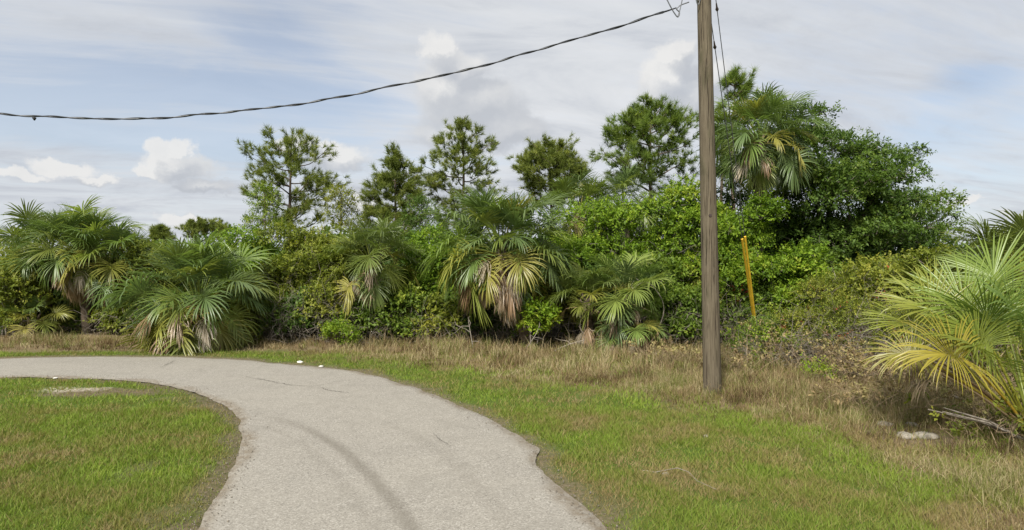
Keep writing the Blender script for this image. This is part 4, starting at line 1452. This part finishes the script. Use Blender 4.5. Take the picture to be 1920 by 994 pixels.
def build_cable():
    P = np.array([at(px, py, 11.0 + 0.75 * px / 1268) for px, py in CAB])
    co = np.polyfit(P[:, 0], P[:, 2], 3)
    x = np.linspace(P[0, 0] - 6.5, P[-1, 0], 420)
    y = np.interp(x, [P[0, 0], P[-1, 0]], [P[0, 1], P[-1, 1]])
    y = P[0, 1] + (x - P[0, 0]) * (P[-1, 1] - P[0, 1]) / (P[-1, 0] - P[0, 0])
    xm = np.clip(x, P[0, 0], None)
    z = np.where(x < P[0, 0], np.polyval(co, P[0, 0]) + (P[0, 0] - x) ** 2 * 0.018 + (P[0, 0] - x) * 0.03, np.polyval(co, xm))
    z = z + 0.010 * np.sin(x * 2.1) + 0.006 * np.sin(x * 5.3 + 1)
    root = thing('service_cable', 'dark twisted service cable sagging across the sky to the utility pole', 'cable', (P[-1, 0], P[-1, 1], P[-1, 2]))
    o = np.array([P[-1, 0], P[-1, 1], P[-1, 2]])
    C = np.stack([x, y, z], 1) - o
    m = MB(); m.tube(C, 0.010, 5)
    m.build('messenger_wire', M['wire'], root, smooth=True)
    amp = 0.008 + 0.009 * fbm(x, x * 0, 0.9, 3)
    amp = amp * np.where(x > P[-1, 0] - 0.25, 0.4, 1)
    for ph in (0.0, 2.3):
        a = x * 2 * math.pi / 0.85 + ph + 0.6 * np.sin(x * 1.3)
        W = C + np.stack([0 * x, np.cos(a) * amp, np.sin(a) * amp], 1)
        w = MB(); w.tube(W, 0.0115, 6)
        w.build('insulated_wire', M['rubber'], root, smooth=True)
    cl = MB()
    q = at(66, 221, 11.04) - o
    cl.tube([q + [-0.02, -0.02, 0.0], q + [0.0, -0.02, -0.03], q + [0.02, -0.02, 0.0]], [0.02, 0.028, 0.02], 6)
    cl.build('clamp', M['rubber'], root)
    # wedge clamp and tails at the pole end
    def pp(px, py, D=11.72):
        return at(px, py, D) - o
    for pts, r in [([(1268, 17), (1274, 24), (1271, 32), (1264, 24), (1256, 10), (1248, -6)], 0.011), ([(1271, 31), (1275, 18), (1279, 0), (1281, -14)], 0.010), ([(1268, 17), (1276, 10), (1292, 4)], 0.011)]:
        w = MB(); w.tube(catmull([pp(*k) for k in pts], 6), r, 6)
        w.build('bail_wire', M['wire'], root, smooth=True)


build_cable()


def build_guys():
    anc = gp(1421, 656)
    tops = [(pole_at(7.95) + np.array([0.08, 0.10, 0.0]), at(1342.5, 88, 12.9), 'lower', (1398, 448)), (pole_at(9.6) + np.array([0.07, 0.10, 0.0]), at(1352, 17, 12.9), 'upper', (1403, 443))]
    for i, (top, ins, nm, gt) in enumerate(tops):
        a = anc + np.array([0.05 * i, 0.05 * i, 0.0])
        root = thing('guy_wire', f'{nm} of the two steel guy wires running down from the pole, with its yellow guard', 'guy wire', tuple(a), 'guy wires of the pole')
        w = MB(); w.tube(np.linspace(top, a, 12) - a, 0.009, 6)
        w.build('strand', M['wire'], root, smooth=True)
        # insulator where the photo shows its bead
        best = min(np.linspace(0, 1, 400), key=lambda s: abs((HOR - (top + (a - top) * s - [0, 0, H])[2] / (top + (a - top) * s)[1] * F) - (88 if i == 0 else 17)))
        c = top + (a - top) * best
        d = unit(a - top)
        b = MB(); b.tube([c - d * 0.11 - a, c - d * 0.03 - a, c + d * 0.02 - a, c + d * 0.06 - a], [0.014, 0.02, 0.038, 0.014], 8)
        b.build('strain_insulator', M['porcelain'], root, smooth=True)
        s1 = min(np.linspace(0, 1, 400), key=lambda s: abs((HOR - (top + (a - top) * s - [0, 0, H])[2] / (top + (a - top) * s)[1] * F) - gt[1]))
        g = MB(); g.tube(np.linspace(top + (a - top) * s1, a + d * -0.02, 6) - a, 0.029, 10)
        g.build('yellow_guard', M['yellow'], root, smooth=True)
        k = MB(); k.tube([np.array([0, 0, -0.2]), np.array([0, 0, 0.06])], 0.02, 8)
        k.build('anchor_rod', M['steel'], root)


build_guys()


# ------------------------------------------------------------------ small things
def gravel():
    rng = np.random.default_rng(61)
    mb = MB()
    tet = np.array([(1, 0, -0.4), (-0.6, 0.85, -0.4), (-0.6, -0.85, -0.4), (0.1, 0.05, 0.75)])
    tf = np.array([(0, 2, 1), (0, 1, 3), (1, 2, 3), (2, 0, 3)])
    for line, n in ((OUT, 2600), (INN, 2200)):
        vis = line[(line[:, 1] > 4.5) & (np.abs(line[:, 0]) < line[:, 1] * 0.95)]
        p = vis[rng.integers(0, len(vis), n)] + rng.normal(0, 0.13, (n, 2))
        inr = inside(p, ROADPOLY)
        r = rng.lognormal(-5.1, 0.4, n)
        z = np.where(inr, 0.012, 0.002)
        a = rng.uniform(0, 6.28, n)
        ca, sa = np.cos(a), np.sin(a)
        V = np.repeat(tet[None], n, 0) * rng.uniform(0.6, 1.3, (n, 4, 3)) * r[:, None, None]
        V = np.stack([V[..., 0] * ca[:, None] - V[..., 1] * sa[:, None], V[..., 0] * sa[:, None] + V[..., 1] * ca[:, None], V[..., 2]], -1)
        V = V + np.column_stack([p, z])[:, None, :]
        mb.add(V.reshape(-1, 3), (np.arange(n)[:, None, None] * 4 + tf).reshape(-1, 3))
    o = mb.build('gravel', M['gravel'], kind='stuff')
    tag(o, 'loose grey asphalt crumbs and gravel along both edges of the road', 'gravel')


gravel()


def rock(label, px, py, r, seed, mat='rock', name='rock', cat='rock', flat=0.5, group=None):
    rng = np.random.default_rng(seed)
    p = gp(px, py)
    nu, nv = 10, 6
    V = [(0, 0, -1)]; fc = []
    off = rng.uniform(0, 50)
    for i in range(1, nv):
        for j in range(nu):
            th = math.pi * i / nv; ph = 2 * math.pi * j / nu
            V.append((math.sin(th) * math.cos(ph), math.sin(th) * math.sin(ph), -math.cos(th)))
    V.append((0, 0, 1)); V = np.array(V, float)
    k = 0.72 + 0.6 * fbm(V[:, 0] * 1.3 + off, V[:, 1] * 1.3 + V[:, 2], 1.2, 3) + rng.normal(0, 0.05, len(V))
    V = V * k[:, None] * np.array([1.0, rng.uniform(0.55, 0.9), flat]) * r
    a = rng.uniform(0, 3.1); V[:, :2] = V[:, :2] @ np.array([[math.cos(a), -math.sin(a)], [math.sin(a), math.cos(a)]])
    tri = []; q = []
    for j in range(nu):
        k2 = (j + 1) % nu
        tri.append((0, 1 + k2, 1 + j)); tri.append((len(V) - 1, 1 + (nv - 2) * nu + j, 1 + (nv - 2) * nu + k2))
        for i in range(nv - 2):
            q.append((1 + i * nu + j, 1 + i * nu + k2, 1 + (i + 1) * nu + k2, 1 + (i + 1) * nu + j))
    mb = MB(); mb.add(V, tri); mb.f[4].append(np.array(q)); 
    o = mb.build(name, M[mat])
    z = float(ground_z(np.array([p[0]]), np.array([p[1]]))[0])
    o.location = (p[0], p[1], z + r * flat * 0.35)
    tag(o, label, cat, group)
    return o


rock('largest flat pale limestone slab in the bare soil under the foreground palm', 1733, 822, 0.20, 1, flat=0.28)
rock('flat pale rock touching the largest slab under the foreground palm', 1700, 823, 0.14, 2, flat=0.35)
rock('thin pale stone lying in the dry grass up the slope from the largest slab', 1660, 797, 0.13, 3, flat=0.3)
rock('rounded pale stone between the thin stone and the drooping yellow fan', 1710, 801, 0.10, 4, flat=0.4)
rock('small pale stone lying in the green verge grass', 1323, 822, 0.045, 5, flat=0.6)
rock('grey stone chip in the verge grass nearer the road than the small pale stone', 1248, 897, 0.05, 6, flat=0.5)
rock('crumpled white litter at the outer edge of the asphalt', 563, 680, 0.10, 7, 'litter', 'litter', 'litter', 0.35)
rock('small scrap of white litter beside the crumpled one at the asphalt edge', 602, 687, 0.07, 8, 'litter', 'litter', 'litter', 0.25)
rock('white scrap of paper on the island lawn at the inner road edge', 104, 710, 0.045, 9, 'litter', 'litter', 'litter', 0.3)


def stick(label, pts, r, mat='twig', name='fallen_branch', seed=0, forks=0):
    rng = np.random.default_rng(seed)
    P = np.array(pts, float)
    o = P[0].copy()
    mb = MB()
    c = catmull(P - o, 6)
    mb.tube(c, np.linspace(r, r * 0.4, len(c)), 6)
    for _ in range(forks):
        i = rng.integers(len(c) // 4, len(c) - 1)
        e = c[i] + rng.normal(0, 0.28, 3) + np.array([0, 0, 0.1])
        mb.tube(curve_pts(c[i], e, 5, rng, 0.1), np.linspace(r * 0.5, r * 0.2, 5), 4)
    ob = mb.build(name, M[mat], smooth=True)
    ob.location = o
    tag(ob, label, 'branch')
    return ob


stick('leaning dead trunk section behind the yellow guards', [at(1372, 640, 18.9), at(1382, 590, 18.9), at(1406, 535, 19.2)], 0.085, 'bark_grey', 'dead_trunk', 1)
stick('fallen forked branch on the dark ground under the round-headed palm', [at(1035, 660, 17.6), at(1070, 645, 17.5), at(1110, 636, 17.5), at(1140, 640, 17.4)], 0.025, seed=2, forks=6)
stick('bare pale branch sticking up out of the dark gap beside the round-headed palm', [at(890, 668, 17.3), at(884, 635, 17.4), at(878, 600, 17.5)], 0.018, seed=3, forks=5)
stick('arching grey dead branch between the stiff young palm and the pole', [at(1215, 660, 17.6), at(1245, 580, 17.5), at(1215, 530, 17.6), at(1180, 545, 17.5)], 0.02, seed=4, forks=3)
stick('long dead frond stalk lying across the soil toward the foreground palm', [gp(1790, 770) + [0, 0, .25], gp(1850, 800) + [0, 0, .15], gp(1925, 860) + [0, 0, .05]], 0.02, seed=5)
stick('dry stick lying in the green verge grass by the grey chip', [gp(1195, 886) + [0, 0, .02], gp(1222, 890) + [0, 0, .035], gp(1252, 899) + [0, 0, .02]], 0.012, seed=6, forks=2)
